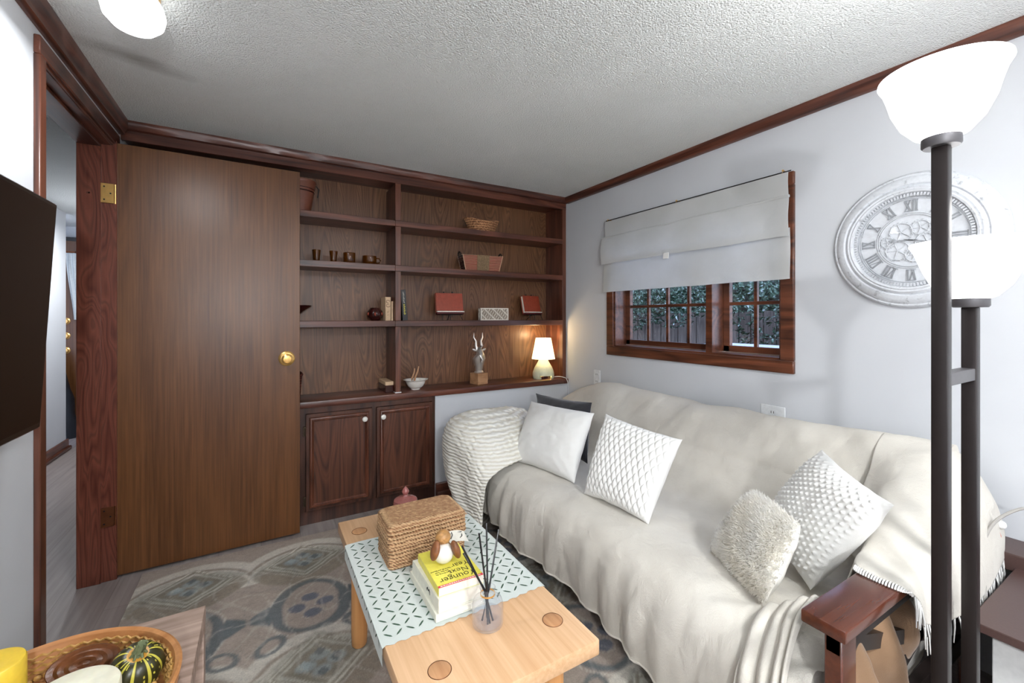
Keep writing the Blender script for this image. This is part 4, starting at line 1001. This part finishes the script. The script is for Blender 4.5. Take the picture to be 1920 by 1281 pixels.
for k, s in enumerate(NUM):
    bm = BM(); th = PI/2-k*PI/6; rad = Vector((0, -math.cos(th), math.sin(th))); tan = Vector((0, -math.sin(th), -math.cos(th)))  # outward, and reading direction
    W_ = {'I': .010, 'V': .020, 'X': .022}; tot = sum(W_[c] for c in s); x = -tot/2
    def pt(a, r_): return Vector((XR-.018, cc[1], cc[2]))+tan*a+rad*r_
    for ch in s:
        w_ = W_[ch]; m0 = x+w_/2; a0, a1 = .112, .152
        if ch == 'I': bar(bm, pt(m0, a0), pt(m0, a1), .004, .0045)
        if ch == 'X': bar(bm, pt(x+.003, a1), pt(x+w_-.003, a0), .004, .005); bar(bm, pt(x+w_-.003, a1), pt(x+.003, a0), .003, .002)
        if ch == 'V': bar(bm, pt(x+.002, a1), pt(m0, a0), .004, .005); bar(bm, pt(x+w_-.002, a1), pt(m0, a0), .003, .002)
        for r_ in (a0, a1): bar(bm, pt(x+.001, r_), pt(x+w_-.001, r_), .003, .002)
        x += w_
    obj('numeral', bm, M['clock_num'], ck)
for ang, ln in ((math.radians(176), .065), (math.radians(-14), .095)):
    bm = BM(); d = Vector((0, -math.cos(ang), math.sin(ang))); c0 = Vector((XR-.026, cc[1], cc[2]))
    bar(bm, c0-d*.02, c0+d*ln, .0015, .0045); sphere(bm, c0+d*ln*.75, .008, (.2, 1, 1), n=12, m_=8); obj('hand', bm, M['clock_num'], ck)
bm = BM(); lathe(bm, [(.176, .034), (.12, .041), (.06, .045), (0, .046)], cc, 64, '-X', cap=False); obj('glass_cover', bm, M['pane'], ck)

# ------------------------------------------------------------------ wall television
tv = thing('television', 'flat black television mounted on the left wall, seen edge on', 'television', (-.52, 1.15, 1.22))
def tilt(bm):
    for v_ in bm.verts:
        k = (v_.co.z-1.225)/.31; v_.co.x += .017*k; v_.co.y += .0
    return bm
bm = BM(); box(bm, -.54, -.508, .60, 1.672, .918, 1.536, .004); o = obj('cabinet', tilt(bm), M['black'], tv)
bm = BM(); box(bm, -.509, -.5065, .612, 1.660, .935, 1.524); obj('screen', tilt(bm), M['screen'], tv)
bm = BM(); box(bm, -.60, -.585, 1.0, 1.3, 1.1, 1.35); bar(bm, (-.59, 1.15, 1.22), (-.54, 1.15, 1.22), .05, .05); obj('wall_mount', bm, M['black'], tv)

# ------------------------------------------------------------------ console and tray
cn = thing('console', 'grey oak console top in the lower left corner', 'console', (-.36, .7, 0))
bm = BM(); box(bm, -.598, -.12, .15, 1.314, .462, .50, .0015); obj('top', bm, M['console'], cn)
for x, y in ((-.14, 1.285), (-.575, 1.285), (-.14, .19), (-.575, .19)):
    bm = BM(); box(bm, x-.02, x+.02, y-.02, y+.02, 0, .462, .002); obj('leg', bm, M['console'], cn)
bm = BM(); box(bm, -.59, -.13, .17, 1.29, .12, .145, .002); obj('lower_shelf', bm, M['console'], cn)
TX, TY, TR = -.335, 1.018, .205
ty_ = thing('tray', 'round wooden tray with woven rattan sides on the console', 'tray', (TX, TY, .5005))
bm = BM(); lathe(bm, [(0, .5005), (TR-.02, .5005), (TR-.012, .505), (TR-.001, .562), (TR-.006, .566), (TR-.012, .562), (TR-.024, .512), (0, .509)], (TX, TY, 0), 72, cap=False); obj('tray_shell', bm, M['tray_wood'], ty_)
bm = BM()
for row in range(5):
    z = .515+row*.009; r_ = TR-.026+.0022*row+.001
    tube(bm, [(TX+(r_+.0022*math.sin(k*2.1+row*3))*math.cos(k*2*PI/180), TY+(r_+.0022*math.sin(k*2.1+row*3))*math.sin(k*2*PI/180), z+.0022*math.cos(k*2.1+row*3)) for k in range(180)], .0024, 5, closed=True)
obj('rattan_weave', bm, M['rattan'], ty_)
bm = BM(); lathe(bm, [(0, .5095), (TR-.03, .5095), (TR-.03, .5115), (0, .5115)], (TX, TY, 0), 60); obj('woven_mat', bm, M['rattan_dark'], ty_)
# gourd
gd = thing('gourd', 'small dark green ribbed gourd with yellow stripes in the tray', 'gourd', (-.205, 1.075, .512))
gc = Vector((-.207, 1.072, .550)); GR = Matrix.Rotation(math.radians(18), 3, 'X') @ Matrix.Rotation(math.radians(8), 3, 'Y')
bm = BM(); NU, NV = 96, 30
def gf(u, v):
    a = u*2*PI; ph = v*PI; rib = 1-.07*abs(math.sin(a*5))**3*math.sin(ph) - .0
    r_ = .0445*math.sin(ph)**.85*(.93+.07*abs(math.cos(a*5))); z = .038*math.cos(ph)-(.006*math.exp(-(ph/.35)**2))
    return gc+GR @ Vector((r_*math.cos(a), r_*math.sin(a), z))
V = grid(bm, gf, NU, NV, closed_u=True)
for i in range(NU):
    a = (i+.5)/NU*2*PI
bm.faces.ensure_lookup_table()
idx = 0
for i in range(NU):
    for j in range(NV-1):
        a = (i+.5)/NU*2*PI; v_ = (j+.5)/NV
        ml = abs(((a*5/PI) % 1)-.5); rn = noise.noise(Vector((i//9*3.1, 0, 0)))
        stripe = ml < .10+.05*rn or (abs(ml-.3) < .035 and noise.noise(Vector((i*.3, j*.5, 0))) > .05)
        bm.faces[idx].material_index = 2 if v_ < .10 else 1 if stripe and v_ > .1 else 0; idx += 1
obj('gourd_body', bm, [plain('gourd_green', lin(48, 46, 22), .35), plain('gourd_yellow', lin(190, 180, 70), .4), plain('gourd_orange', lin(196, 142, 58), .4)], gd, recalc=True)
bm = BM(); st0 = gc+GR @ Vector((0, 0, .029)); d = GR @ Vector((.06, .08, 1))
tube(bm, [st0, st0+d*.010, st0+d*.018+Vector((.001, 0, 0)), st0+d*.026+Vector((.003, 0, 0))], .009, 10, taper=[1.7, 1.05, .8, .85])
for k in range(7): a = k*2*PI/7; tube(bm, [st0+Vector((.014*math.cos(a), .014*math.sin(a), .0)), st0+d*.010+Vector((.008*math.cos(a), .008*math.sin(a), 0)), st0+d*.0255+Vector((.007*math.cos(a)+.003, .007*math.sin(a), 0))], .0022, 6)
obj('stem', bm, plain('gourd_stem', lin(96, 104, 72), .7, 0, .3, 80), gd)
def candle(name, label, x, y, z0, r_, h_, mt):
    t = thing(name, label, 'candle', (x, y, z0))
    bm = BM(); lathe(bm, [(0, 0), (r_, 0), (r_, h_-.006), (r_-.002, h_-.0015), (r_-.006, h_), (r_*.5, h_-.002), (0, h_-.004)], (x, y, z0), 56); obj('wax', bm, M[mt], t)
    bm = BM(); tube(bm, [(x, y, z0+h_-.004), (x+.001, y, z0+h_+.003), (x+.004, y, z0+h_+.008)], .0012, 6); obj('wick', bm, M['black'], t)
candle('pillar_candle', 'wide ivory pillar candle in the tray beside the gourd', -.278, .992, .512, .066, .078, 'wax_white')
candle('pillar_candle', 'yellow pillar candle at the left edge of the tray', -.418, 1.125, .512, .046, .092, 'wax_yellow')
# brown carved disc and gold garland
t = thing('carved_disc', 'brown carved wooden oval leaning against the far side of the tray', 'ornament', (-.30, 1.16, .512))
bm = BM(); lathe(bm, [(0, 0), (.052, 0), (.055, .004), (.052, .009), (.043, .006), (.036, .010), (.028, .006), (.02, .010), (.01, .006), (0, .009)], (0, 0, 0), 40, squash=(1, .55)); bmesh.ops.rotate(bm, verts=bm.verts, cent=(0,0,0), matrix=Matrix.Rotation(math.radians(58), 3, 'X')); bmesh.ops.translate(bm, verts=bm.verts, vec=(-.30, 1.150, .540)); obj('disc', bm, plain('carved_brown', lin(104, 62, 36), .35, 0, .6, 60, .3), t)
bm = BM()
for k in range(46): a = math.radians(150-k*4.2); r_ = TR-.040+.006*math.sin(k*.7); sphere(bm, (TX+r_*math.cos(a), TY+r_*math.sin(a), .5165+.006*abs(math.sin(k*.33))), .0055, (1.2, .8, 1), n=8, m_=6)
tag(recentre(obj('bead_garland', bm, M['rattan']), (TX, TY+.16, .512)), 'gold bead garland lying along the inside of the tray', 'garland')

# ------------------------------------------------------------------ sofa (futon with a loose cover)
sf = thing('futon_sofa', 'long futon sofa under a loose oatmeal cover, cherry wood arms', 'sofa', (1.55, 1.45, 0))
V_ = lambda *a: Vector(a)
PROF = [V_(1.075, 0, .11), V_(1.055, 0, .20), V_(1.048, 0, .29), V_(1.065, 0, .365), V_(1.12, 0, .415), V_(1.24, 0, .428), V_(1.42, 0, .415), V_(1.60, 0, .395), V_(1.70, 0, .40), V_(1.765, 0, .46), V_(1.83, 0, .56), V_(1.90, 0, .67), V_(1.955, 0, .745), V_(2.01, 0, .775), V_(2.06, 0, .765), V_(2.09, 0, .70), V_(2.095, 0, .55)]
SY0, SY1 = .50, 2.36
def coverf(u, v):
    q = cr(PROF, v); x, z = q.x, q.z
    y = SY0+(SY1-SY0)*u+.27*max(0, min(1, (v-.58)/.2))*max(0, (u-.78)/.22)**1.3
    front = max(0, 1-v/.24); back = max(0, min(1, (v-.55)/.2))
    # hem height varies along the length
    if v < .2:
        hem = .0+.09*max(0, (y-1.85)/.5)+.02*math.sin(y*5)+.02*max(0, 1.0-y)*0
        z += hem*(1-v/.2)
    # vertical folds on the front face
    amp = .018+.012*max(0, 1-(y-SY0)/.35)
    x -= front*amp*(.55*math.sin(y*38+2*math.sin(y*6)+z*6)+1.6*abs(noise.noise(V_(y*11+z*3, z*2.5, 1)))+.5*fbm(y*16, z*4, 5, 1, 2))
    x -= front*(.012*math.sin(y*7.5+1))
    # pull-up wrinkles on seat and near arm
    z += (.008*fbm(x*4, y*4, 2)+.005*abs(noise.noise(V_(x*9-y*6, y*3, 8))))*(1-front)
    if y < .95: 
        k = (0.95-y)/.45; z += k*k*.016*math.sin((x*1.2+y)*46)*math.exp(-((v-.25)/.18)**2)
    # back: shallow vertical drape folds, one strong pleat near the middle
    if v > .5:
        x -= back*(.007*math.sin(y*17+4*math.sin(z*3))+.012*fbm(y*3.5, z*2, 7)+.010*abs(noise.noise(V_(y*8+z*5, z*3, 2))))
        g = math.exp(-((y-1.50+(z-.6)*.5)/.045)**2); x -= back*.016*g
        g = math.exp(-((y-1.58+(z-.6)*.6)/.03)**2); x -= back*.010*g
        z += .012*math.exp(-((v-.82)/.1)**2)*(fbm(y*2.2, 0, 4)+.5*math.sin(y*3.2+.6))
        # seam where the mattress folds
        x += .008*math.exp(-((z-.585)/.010)**2)*(1 if v < .8 else 0)
    # rounded ends
    e1 = max(0, (u-.92)/.08); e0 = max(0, (.58-y)/.08)
    if v > .6: z -= .17*max(0, (u-.84)/.16)**2*max(0, min(1, (v-.6)/.2)); 
    if .1 < v < .55: z -= .03*e1**2+.02*e0**2
    return V_(x, y, z)
bm = BM(); V = grid(bm, coverf, 330, 150)
# ends drop down
for i, sgn in ((0, -1), (329, 1)):
    prev = V[i]
    for step in range(1, 5):
        row = []
        for j, v_ in enumerate(prev if step == 1 else V[i]):
            c_ = V[i][j].co; row.append(bm.verts.new((c_.x+.0*step, c_.y+sgn*.006*min(step, 2), max(c_.z-.045*step*(1 if c_.z > .25 else .2), .10))))
        for j in range(len(row)-1): f = bm.faces.new((prev[j], prev[j+1], row[j+1], row[j])); f.smooth = True
        prev = row
bmesh.ops.recalc_face_normals(bm, faces=bm.faces)
o = obj('loose_cover', bm, M['cover'], sf)
sd = o.modifiers.new('thick', 'SOLIDIFY'); sd.thickness = .004; sd.offset = -1
# mattress below the cover (visible at the outer ends)
bm = BM(); box(bm, 1.12, 1.72, .52, 2.34, .25, .385, .03, seg=3); obj('mattress', bm, M['brown_cloth'], sf)
# hem cord of the cover
bm = BM(); tube(bm, [coverf(k/120, 0)+V_(-.002, 0, .002) for k in range(121)], .004, 6); obj('hem', bm, M['cover'], sf)
# arms
for (y0, y1, nm) in ((.41, .495, 'near'), (2.38, 2.465, 'far')):
    bm = BM(); box(bm, 1.025, 2.02, y0, y1, .552, .58, .004, seg=2); a_ = obj('armrest', bm, M['arm'], sf)
    for xa, zb in ((1.06, .0115), (1.92, 0)):
        bm = BM(); box(bm, xa, xa+.065, y0+.02, y0+.055, zb, .552, .003); obj('arm_post', bm, M['arm'], sf)
    bm = BM(); ym = y0+.0375; box(bm, 1.06, 1.985, y0+.025, y0+.05, .20, .25); box(bm, 1.06, 1.985, y0+.025, y0+.05, .50, .552)
    bar(bm, (1.12, ym, .25), (1.92, ym, .50), .02, .035); bar(bm, (1.12, ym, .50), (1.92, ym, .25), .02, .035); obj('cross_brace', bm, M['black_frame'], sf)
bm = BM(); box(bm, 1.13, 1.16, .46, 2.42, .17, .25); box(bm, 1.85, 1.88, .46, 2.42, .17, .25)
for k in range(12): y = .52+k*.163; box(bm, 1.13, 1.88, y, y+.06, .235, .25)
obj('slat_frame', bm, M['black_frame'], sf)
# cover end thrown over the near arm, with fringe
ARM = [[V_(1.36, .535, .52), V_(1.36, .52, .575), V_(1.31, .50, .592), V_(1.30, .455, .590), V_(1.30, .405, .588), V_(1.33, .385, .555), V_(1.34, .380, .50)],
       [V_(1.49, .56, .50), V_(1.47, .54, .59), V_(1.43, .51, .608), V_(1.42, .455, .602), V_(1.42, .400, .592), V_(1.42, .380, .53), V_(1.43, .376, .47)],
       [V_(1.62, .64, .48), V_(1.60, .57, .61), V_(1.56, .52, .635), V_(1.56, .455, .625), V_(1.56, .395, .600), V_(1.57, .372, .52), V_(1.58, .370, .45)],
       [V_(1.72, .68, .52), V_(1.72, .60, .64), V_(1.72, .52, .665), V_(1.72, .455, .66), V_(1.72, .395, .62), V_(1.73, .372, .52), V_(1.74, .370, .45)],
       [V_(1.86, .68, .66), V_(1.86, .60, .71), V_(1.86, .52, .725), V_(1.86, .45, .70), V_(1.87, .40, .64), V_(1.87, .375, .55), V_(1.88, .372, .46)],
       [V_(1.99, .68, .78), V_(2.0, .60, .785), V_(2.0, .52, .775), V_(2.0, .45, .73), V_(2.0, .41, .65), V_(2.0, .39, .56), V_(2.0, .385, .47)],
       [V_(2.08, .68, .76), V_(2.08, .60, .765), V_(2.08, .52, .75), V_(2.08, .46, .70), V_(2.08, .42, .62), V_(2.07, .40, .55), V_(2.06, .395, .48)]]
def patch(G, noise_amp=.006, seed=0, fr=6):
    def f(u, v):
        rows = [cr(r_, v) for r_ in G]; p = cr(rows, u)
        return p+V_(fbm(p.x*fr, p.y*fr, p.z*fr+seed), fbm(p.y*fr, p.z*fr, p.x*fr+seed+3), fbm(p.z*fr, p.x*fr, p.y*fr+seed+7))*noise_amp
    return f
def solid_patch(name, G, nu, nv, mat, parent, th=.006, amp=.006, seed=0, fr=6, extra=None):
    f0 = patch(G, amp, seed, fr)
    fn = (lambda u, v: f0(u, v)+extra(u, v)) if extra else f0
    bm = BM(); grid(bm, fn, nu, nv); bmesh.ops.recalc_face_normals(bm, faces=bm.faces)
    o = obj(name, bm, mat, parent); s_ = o.modifiers.new('thick', 'SOLIDIFY'); s_.thickness = th; s_.offset = 0
    return o, fn
o, af = solid_patch('arm_drape', ARM, 90, 60, M['cover'], sf, .005, .005, 2, 5, lambda u, v: V_(0, 0, .006*math.sin(u*40*(1-v*.3))*max(0, math.sin(PI*min(1, v*1.3)))*.6))
bm = BM(); random.seed(4)
for k in range(70):
    if k < 34: u, v = 0, .32+.65*k/34; d0 = V_(-.018, -.002, -.002)
    else: u, v = (k-34)/40, 1; d0 = V_(0, -.006, -.05)
    p = af(u, v); e = V_(random.uniform(-.008, .008), random.uniform(-.004, .004), random.uniform(-.012, .004))
    if k >= 24: tube(bm, [p, p+V_(-.003, -.004, -.02)+e*.5, p+V_(-.004, -.005, -.055)+e], .0022, 5, taper=.5)
    else: tube(bm, [p, p+d0*.5+V_(0, 0, .002), V_((p+d0).x, (p+d0).y, .584)], .0022, 5)
obj('fringe', bm, M['white_cloth'], sf)
bm = BM(); tube(bm, [(1.965, .40, .592), (1.972, .392, .575), (1.966, .388, .56), (1.974, .386, .545), (1.968, .386, .528), (1.974, .388, .512)], .005, 6, mi=1); sphere(bm, (1.99, .385, .575), .016, (1, .8, .8), n=10, m_=8); obj('corner_tassel', bm, [M['white_cloth'], M['orange']], sf)
# brown mattress fabric bunched below the near arm
BR = [[V_(1.10, .475, .50), V_(1.10, .44, .36), V_(1.12, .45, .22), V_(1.14, .46, .10)], [V_(1.17, .46, .53), V_(1.16, .405, .40), V_(1.18, .40, .24), V_(1.20, .42, .13)],
      [V_(1.24, .48, .50), V_(1.22, .46, .38), V_(1.25, .45, .25), V_(1.27, .46, .16)], [V_(1.31, .46, .52), V_(1.31, .41, .42), V_(1.33, .41, .30), V_(1.34, .43, .22)],
      [V_(1.38, .48, .50), V_(1.37, .46, .42), V_(1.39, .45, .33), V_(1.40, .47, .27)], [V_(1.45, .46, .52), V_(1.45, .43, .45), V_(1.46, .43, .38), V_(1.46, .45, .33)], [V_(1.50, .50, .50), V_(1.50, .48, .45), V_(1.50, .48, .40), V_(1.50, .50, .36)]]
solid_patch('mattress_fabric', BR, 80, 40, M['brown_cloth'], sf, .006, .008, 5, 9)
# gathered folds of the cover beside the near arm post
GF = [[V_(1.24, .55, .50), V_(1.15, .545, .48), V_(1.07, .535, .42), V_(1.035, .53, .30), V_(1.03, .525, .20), V_(1.035, .52, .10), V_(1.04, .515, .05)],
      [V_(1.22, .575, .49), V_(1.13, .565, .47), V_(1.06, .555, .40), V_(1.025, .555, .28), V_(1.015, .555, .18), V_(1.02, .555, .09), V_(1.025, .55, .05)],
      [V_(1.20, .61, .46), V_(1.12, .60, .445), V_(1.052, .595, .37), V_(1.025, .59, .27), V_(1.015, .595, .17), V_(1.02, .60, .09), V_(1.025, .60, .05)],
      [V_(1.19, .655, .436), V_(1.11, .65, .42), V_(1.045, .645, .35), V_(1.028, .65, .26), V_(1.027, .66, .17), V_(1.03, .67, .10), V_(1.035, .67, .06)]]
solid_patch('gathered_fold', GF, 120, 60, M['cover'], sf, .004, .004, 8, 6, lambda u, v: V_(-.020*abs(math.sin(u*12.5+v*1.6))*math.sin(PI*min(1, .12+v*.95)), 0, .012*abs(math.sin(u*12.5))*(1-v)))

# ------------------------------------------------------------------ knitted throw over the far arm
BKT = [[V_(1.48, 2.10, .455), V_(1.49, 2.24, .555), V_(1.48, 2.34, .615), V_(1.48, 2.42, .618), V_(1.48, 2.50, .56), V_(1.48, 2.52, .35)],
       [V_(1.36, 2.02, .455), V_(1.36, 2.18, .58), V_(1.36, 2.32, .635), V_(1.36, 2.42, .635), V_(1.36, 2.52, .56), V_(1.36, 2.55, .33)],
       [V_(1.20, 1.96, .46), V_(1.20, 2.12, .58), V_(1.20, 2.28, .64), V_(1.20, 2.42, .64), V_(1.20, 2.53, .55), V_(1.20, 2.56, .30)],
       [V_(1.09, 1.94, .45), V_(1.04, 2.08, .56), V_(1.03, 2.26, .635), V_(1.03, 2.42, .625), V_(1.05, 2.52, .54), V_(1.10, 2.55, .30)],
       [V_(1.00, 1.955, .38), V_(.955, 2.06, .475), V_(.94, 2.22, .56), V_(.94, 2.38, .55), V_(.98, 2.47, .47), V_(1.05, 2.52, .28)],
       [V_(.985, 1.965, .26), V_(.93, 2.05, .34), V_(.905, 2.18, .40), V_(.915, 2.32, .40), V_(.965, 2.42, .35), V_(1.04, 2.46, .22)],
       [V_(.985, 1.95, .13), V_(.94, 2.02, .18), V_(.915, 2.11, .22), V_(.925, 2.22, .24), V_(.97, 2.31, .23), V_(1.03, 2.36, .16)],
       [V_(.985, 1.925, .035), V_(.955, 1.965, .04), V_(.94, 2.02, .05), V_(.945, 2.08, .08), V_(.975, 2.13, .10), V_(1.02, 2.16, .08)]]
def knitx(u, v):
    b = math.sin(u*150+2.0*math.sin(v*9)+1.5*noise.noise(V_(u*6, v*6, 0)))*(.45+.55*math.sin(v*48+u*6)); fold = .020*math.sin(v*11+2.5*u)*max(0, u-.35)+.016*noise.noise(V_(u*4, v*5, 3))
    return V_(-.0022*b-fold, -.0014*b, .0022*b)
o, _ = solid_patch('knit_throw', BKT, 380, 190, M['knit'], None, .010, .012, 1, 5, knitx)
tag(recentre(o, (1.1, 2.25, .04)), 'chunky cream knitted throw draped over the far sofa arm down to the floor', 'throw')

# ------------------------------------------------------------------ cushions
def cushion(name, label, BL, BR_, TR_, TL, mat, puff=.075, n=56, disp=None, nrm=None, pinch=.03, wr=.004, seed=0, extra_mats=None):
    BL, BR_, TR_, TL = map(Vector, (BL, BR_, TR_, TL)); c0 = (BL+BR_+TR_+TL)/4
    N_ = (BR_-BL).cross(TL-BL).normalized()
    if N_.dot(Vector((0, 0, 1.22))-c0) < 0 and False: N_ = -N_
    toc = (Vector((0, 0, 1.22))-c0)
    if N_.dot(toc) < 0: N_ = -N_
    S = ((BR_-BL).length+(TL-BL).length)/2
    bm = BM()
    def f(side):
        def g(u, v):
            p = BL.lerp(BR_, u).lerp(TL.lerp(TR_, u), v)
            x, y = 2*u-1, 2*v-1
            # edges bow inwards between the corners
            p = p+(c0-p)*(pinch*2*((1-x*x)*abs(y)**3+(1-y*y)*abs(x)**3)+.018*noise.noise(Vector((u*5+seed, v*5, 4)))*max(abs(x), abs(y))**4)
            e = max(0, (1-x**4))*max(0, (1-y**4)); h_ = puff*(e**.55)*(.62+.38*(1-(x*x+y*y)/2))
            h_ += wr*fbm(u*4+seed, v*4, side*3)*(e**.3)+wr*.8*math.sin((x*x-y*y)*14+seed)*e*(abs(x*y))
            if disp and side > 0: h_ += disp(u, v)*min(1, e*4)
            return p+N_*h_*side
        return g
    A = grid(bm, f(1), n, n); B = grid(bm, f(-1), n, n)
    bmesh.ops.remove_doubles(bm, verts=bm.verts, dist=.0004)
    base = min((v_.co.z for v_ in bm.verts))
    o = obj(name, bm, mat, None)
    recentre(o, (c0.x, c0.y, base)); tag(o, label, 'cushion'); return o, N_, c0, f(1)
def braid(u, v):   # pinched lattice
    a = u*13; b = v*13; s = math.sin(PI*(a+b*.5)); t_ = math.sin(PI*(a-b*.5))
    return .011*(abs(s*t_)**.45)-.004
def dots(u, v):
    a = (u*17+(.5 if int(v*19) % 2 else 0)) % 1-.5; b = (v*19) % 1-.5
    return .0065*math.exp(-(a*a+b*b)/.055)
cushion('cushion', 'charcoal velvet cushion behind the plain white cushion at the far end', (1.58, 2.30, .41), (1.56, 1.84, .41), (1.665, 1.925, .725), (1.60, 2.42, .71), M['dark_cloth'], .05)
cushion('cushion', 'plain white cushion leaning on the charcoal cushion near the knitted throw', (1.20, 2.05, .432), (1.285, 1.61, .432), (1.50, 1.715, .722), (1.42, 2.20, .712), M['white_cloth'], .075, 90, wr=.006)
cushion('cushion', 'white cushion with pinched diamond lattice texture in the middle of the sofa', (1.25, 1.50, .43), (1.275, 1.15, .43), (1.475, 1.153, .725), (1.45, 1.575, .752), M['white_cloth'], .07, 200, braid, wr=.003)
cushion('cushion', 'white cushion of raised dots standing on its corner by the near arm', (1.37, .635, .432), (1.405, .456, .738), (1.64, .726, .773), (1.60, .90, .462), M['white_cloth'], .065, 220, dots, wr=.004, seed=2)
o, N_, c0, ff = cushion('cushion', 'small shaggy cream fur cushion in front of the dotted cushion', (1.32, .905, .438), (1.195, .665, .438), (1.30, .627, .640), (1.44, .832, .632), M['fur_base'], .055, 60, wr=.006, seed=5, pinch=-.02)
# fur: short curved strands over the front
bm = BM(); random.seed(9)
for k in range(14000):
    u, v = random.random(), random.random()
    s = 1 if random.random() < .8 else -1
    p = ff(u, v)
    d = (N_*random.uniform(.5, 1)+V_(random.gauss(0, .5), random.gauss(0, .5), random.gauss(-.35, .4))+(p-c0).normalized()*.5).normalized(); L = random.uniform(.010, .020)
    e = d.cross(V_(random.random(), random.random(), random.random())).normalized()*.0016
    a_, b_, c_, d_ = [bm.verts.new(q) for q in (p-e, p+e, p+d*L*.6+e*.6+V_(0, 0, -.001), p+d*L)]
    bm.faces.new((a_, b_, c_, d_))
fo = obj('fur_pile', bm, M['fur'], o, recalc=False)

# ------------------------------------------------------------------ side table at the right edge
st = thing('side_table', 'white cabinet with a dark espresso top in the lower right corner', 'table', (1.85, .1, 0))
bm = BM(); box(bm, 1.56, 2.148, -.35, .358, .428, .45, .002); o = obj('top', bm, M['espresso'], st)
bm = BM(); box(bm, 1.60, 2.13, -.32, .325, .02, .428, .002); obj('cabinet_body', bm, M['white_laminate'], st)
bm = BM(); pts = [V_(1.985, .30, .64), V_(1.93, .33, .66), V_(1.86, .372, .62), V_(1.80, .385, .55), V_(1.765, .375, .49), V_(1.74, .368, .44), V_(1.70, .375, .36), V_(1.66, .37, .22), V_(1.62, .372, .05), V_(1.66, .385, .008), V_(1.78, .40, .008)]
tube(bm, [cr(pts, k/60) for k in range(61)], .0042, 8); tag(recentre(obj('power_cord', bm, plain('grey_cord', lin(160, 156, 150), .5)), (1.78, .39, .008)), 'grey power cord looping down beside the dark side table top', 'cord')

# ------------------------------------------------------------------ floor lamp, two frosted bowls
fl = thing('floor_lamp', 'tall bronze floor lamp with two lit frosted glass bowls', 'lamp', (1.37, .33, .0))
P1, P2 = (1.28, .335), (1.468, .333)
bm = BM(); box(bm, P1[0]-.10, P2[0]+.07, P1[1]-.10, P1[1]+.055, .0, .025, .004); obj('base', bm, M['lamp_metal'], fl)
def bowl(P, zf, R, Hh, nm, mtop):
    x, y = P
    bm = BM(); box(bm, x-.0135, x+.0135, y-.0135, y+.0135, .025, zf, .002, seg=2); obj('pole', bm, M['lamp_metal'], fl)
    bm = BM(); lathe(bm, [(0, zf), (.030, zf), (.033, zf+.004), (.033, zf+.024), (.030, zf+.027), (0, zf+.027)], (x, y, 0), 32); obj('fitter', bm, M['fitter'], fl)
    z = zf+.018
    pr = [(.028, z), (.045, z+Hh*.06), (.068, z+Hh*.25), (.084, z+Hh*.5), (R*.86, z+Hh*.72), (R*.92, z+Hh*.86), (R, z+Hh*.97), (R-.001, z+Hh), (R*.90, z+Hh*.88), (R*.82, z+Hh*.72), (.080, z+Hh*.5), (.064, z+Hh*.27), (.042, z+Hh*.1), (.0, z+Hh*.06)]
    bm = BM(); lathe(bm, pr, (x, y, 0), 56, cap=False); obj('glass_bowl', bm, M['torch'], fl)
bowl(P1, 1.592, .107, .145, 'a', 1); bowl(P2, 1.245, .110, .14, 'b', 1)
bm = BM(); box(bm, P1[0]+.0135, P2[0]-.0135, P1[1]-.013, P1[1]+.013, 1.072, 1.10, .001); obj('bracket', bm, M['fitter'], fl)
bm = BM(); box(bm, P1[0]+.0135, P2[0]-.0135, P1[1]-.013, P1[1]+.013, .2, .228, .001); obj('bracket', bm, M['fitter'], fl)
point_light('bulb_high', (P1[0], P1[1], 1.80), LAMP_POWER['torch_high'], (1, .98, .95), .07, fl)
point_light('bulb_low', (P2[0], P2[1], 1.46), LAMP_POWER['torch_low'], (1, .98, .95), .07, fl)

# ------------------------------------------------------------------ ceiling lights
def ceil_light(x, y, label, power, z=ZC, size=.13):
    t = thing('ceiling_light', label, 'ceiling light', (x, y, z))
    bm = BM(); lathe(bm, [(0, -.001), (.060, -.001), (.062, -.012), (.058, -.020), (0, -.020)], (x, y, z), 40); obj('mount', bm, M['brass'], t)
    bm = BM(); lathe(bm, [(.058, -.018), (.070, -.040), (.076, -.066), (.070, -.092), (.050, -.114), (.022, -.125), (0, -.128)], (x, y, z), 40, cap=False); obj('glass_shade', bm, M['ceil_glass'], t)
    l = D.lights.new('bulb', 'AREA'); l.shape = 'DISK'; l.size = size; l.energy = power; l.color = (.95, .975, 1); lo_ = D.objects.new('bulb', l); C.objects.link(lo_); lo_.parent = t; lo_.location = (0, 0, -.135)
ceil_light(-.325, 1.655, 'bright round frosted ceiling light above the doorway side', LAMP_POWER['ceiling'])
ceil_light(.9, -.75, 'added round frosted ceiling light for fill at the unseen end of the room', LAMP_POWER['rear'], size=.3)  # invented fixture behind the camera, added to brighten the room
ceil_light(-1.02, 4.95, 'added round frosted ceiling light brightening the hallway, out of view', LAMP_POWER['hall'])  # added out of sight to light the hallway

gl_ = thing('fill_globe_lamp', 'added white globe floor lamp for fill at the unseen end of the room', 'lamp', (-.05, -1.15, 0))  # made-up lamp behind the camera, frontal fill for room and ceiling
bm = BM(); lathe(bm, [(0, 0), (.13, 0), (.13, .015), (.02, .025), (0, .025)], (-.05, -1.15, 0), 32); obj('base', bm, M['lamp_metal'], gl_)
bm = BM(); tube(bm, [(-.05, -1.15, .02), (-.05, -1.15, 1.18)], .012, 12); obj('pole', bm, M['lamp_metal'], gl_)
bm = BM(); sphere(bm, (-.05, -1.15, 1.33), .15, n=32, m_=20); obj('glass_globe', bm, M['ceil_glass'], gl_)
bl_ = point_light('bulb', (-.05, -1.15, 1.33), LAMP_POWER['globe'], (.95, .975, 1), .05, gl_); bl_.location = (0, .22, 1.40)  # fill light sits just outside the added globe, towards the room
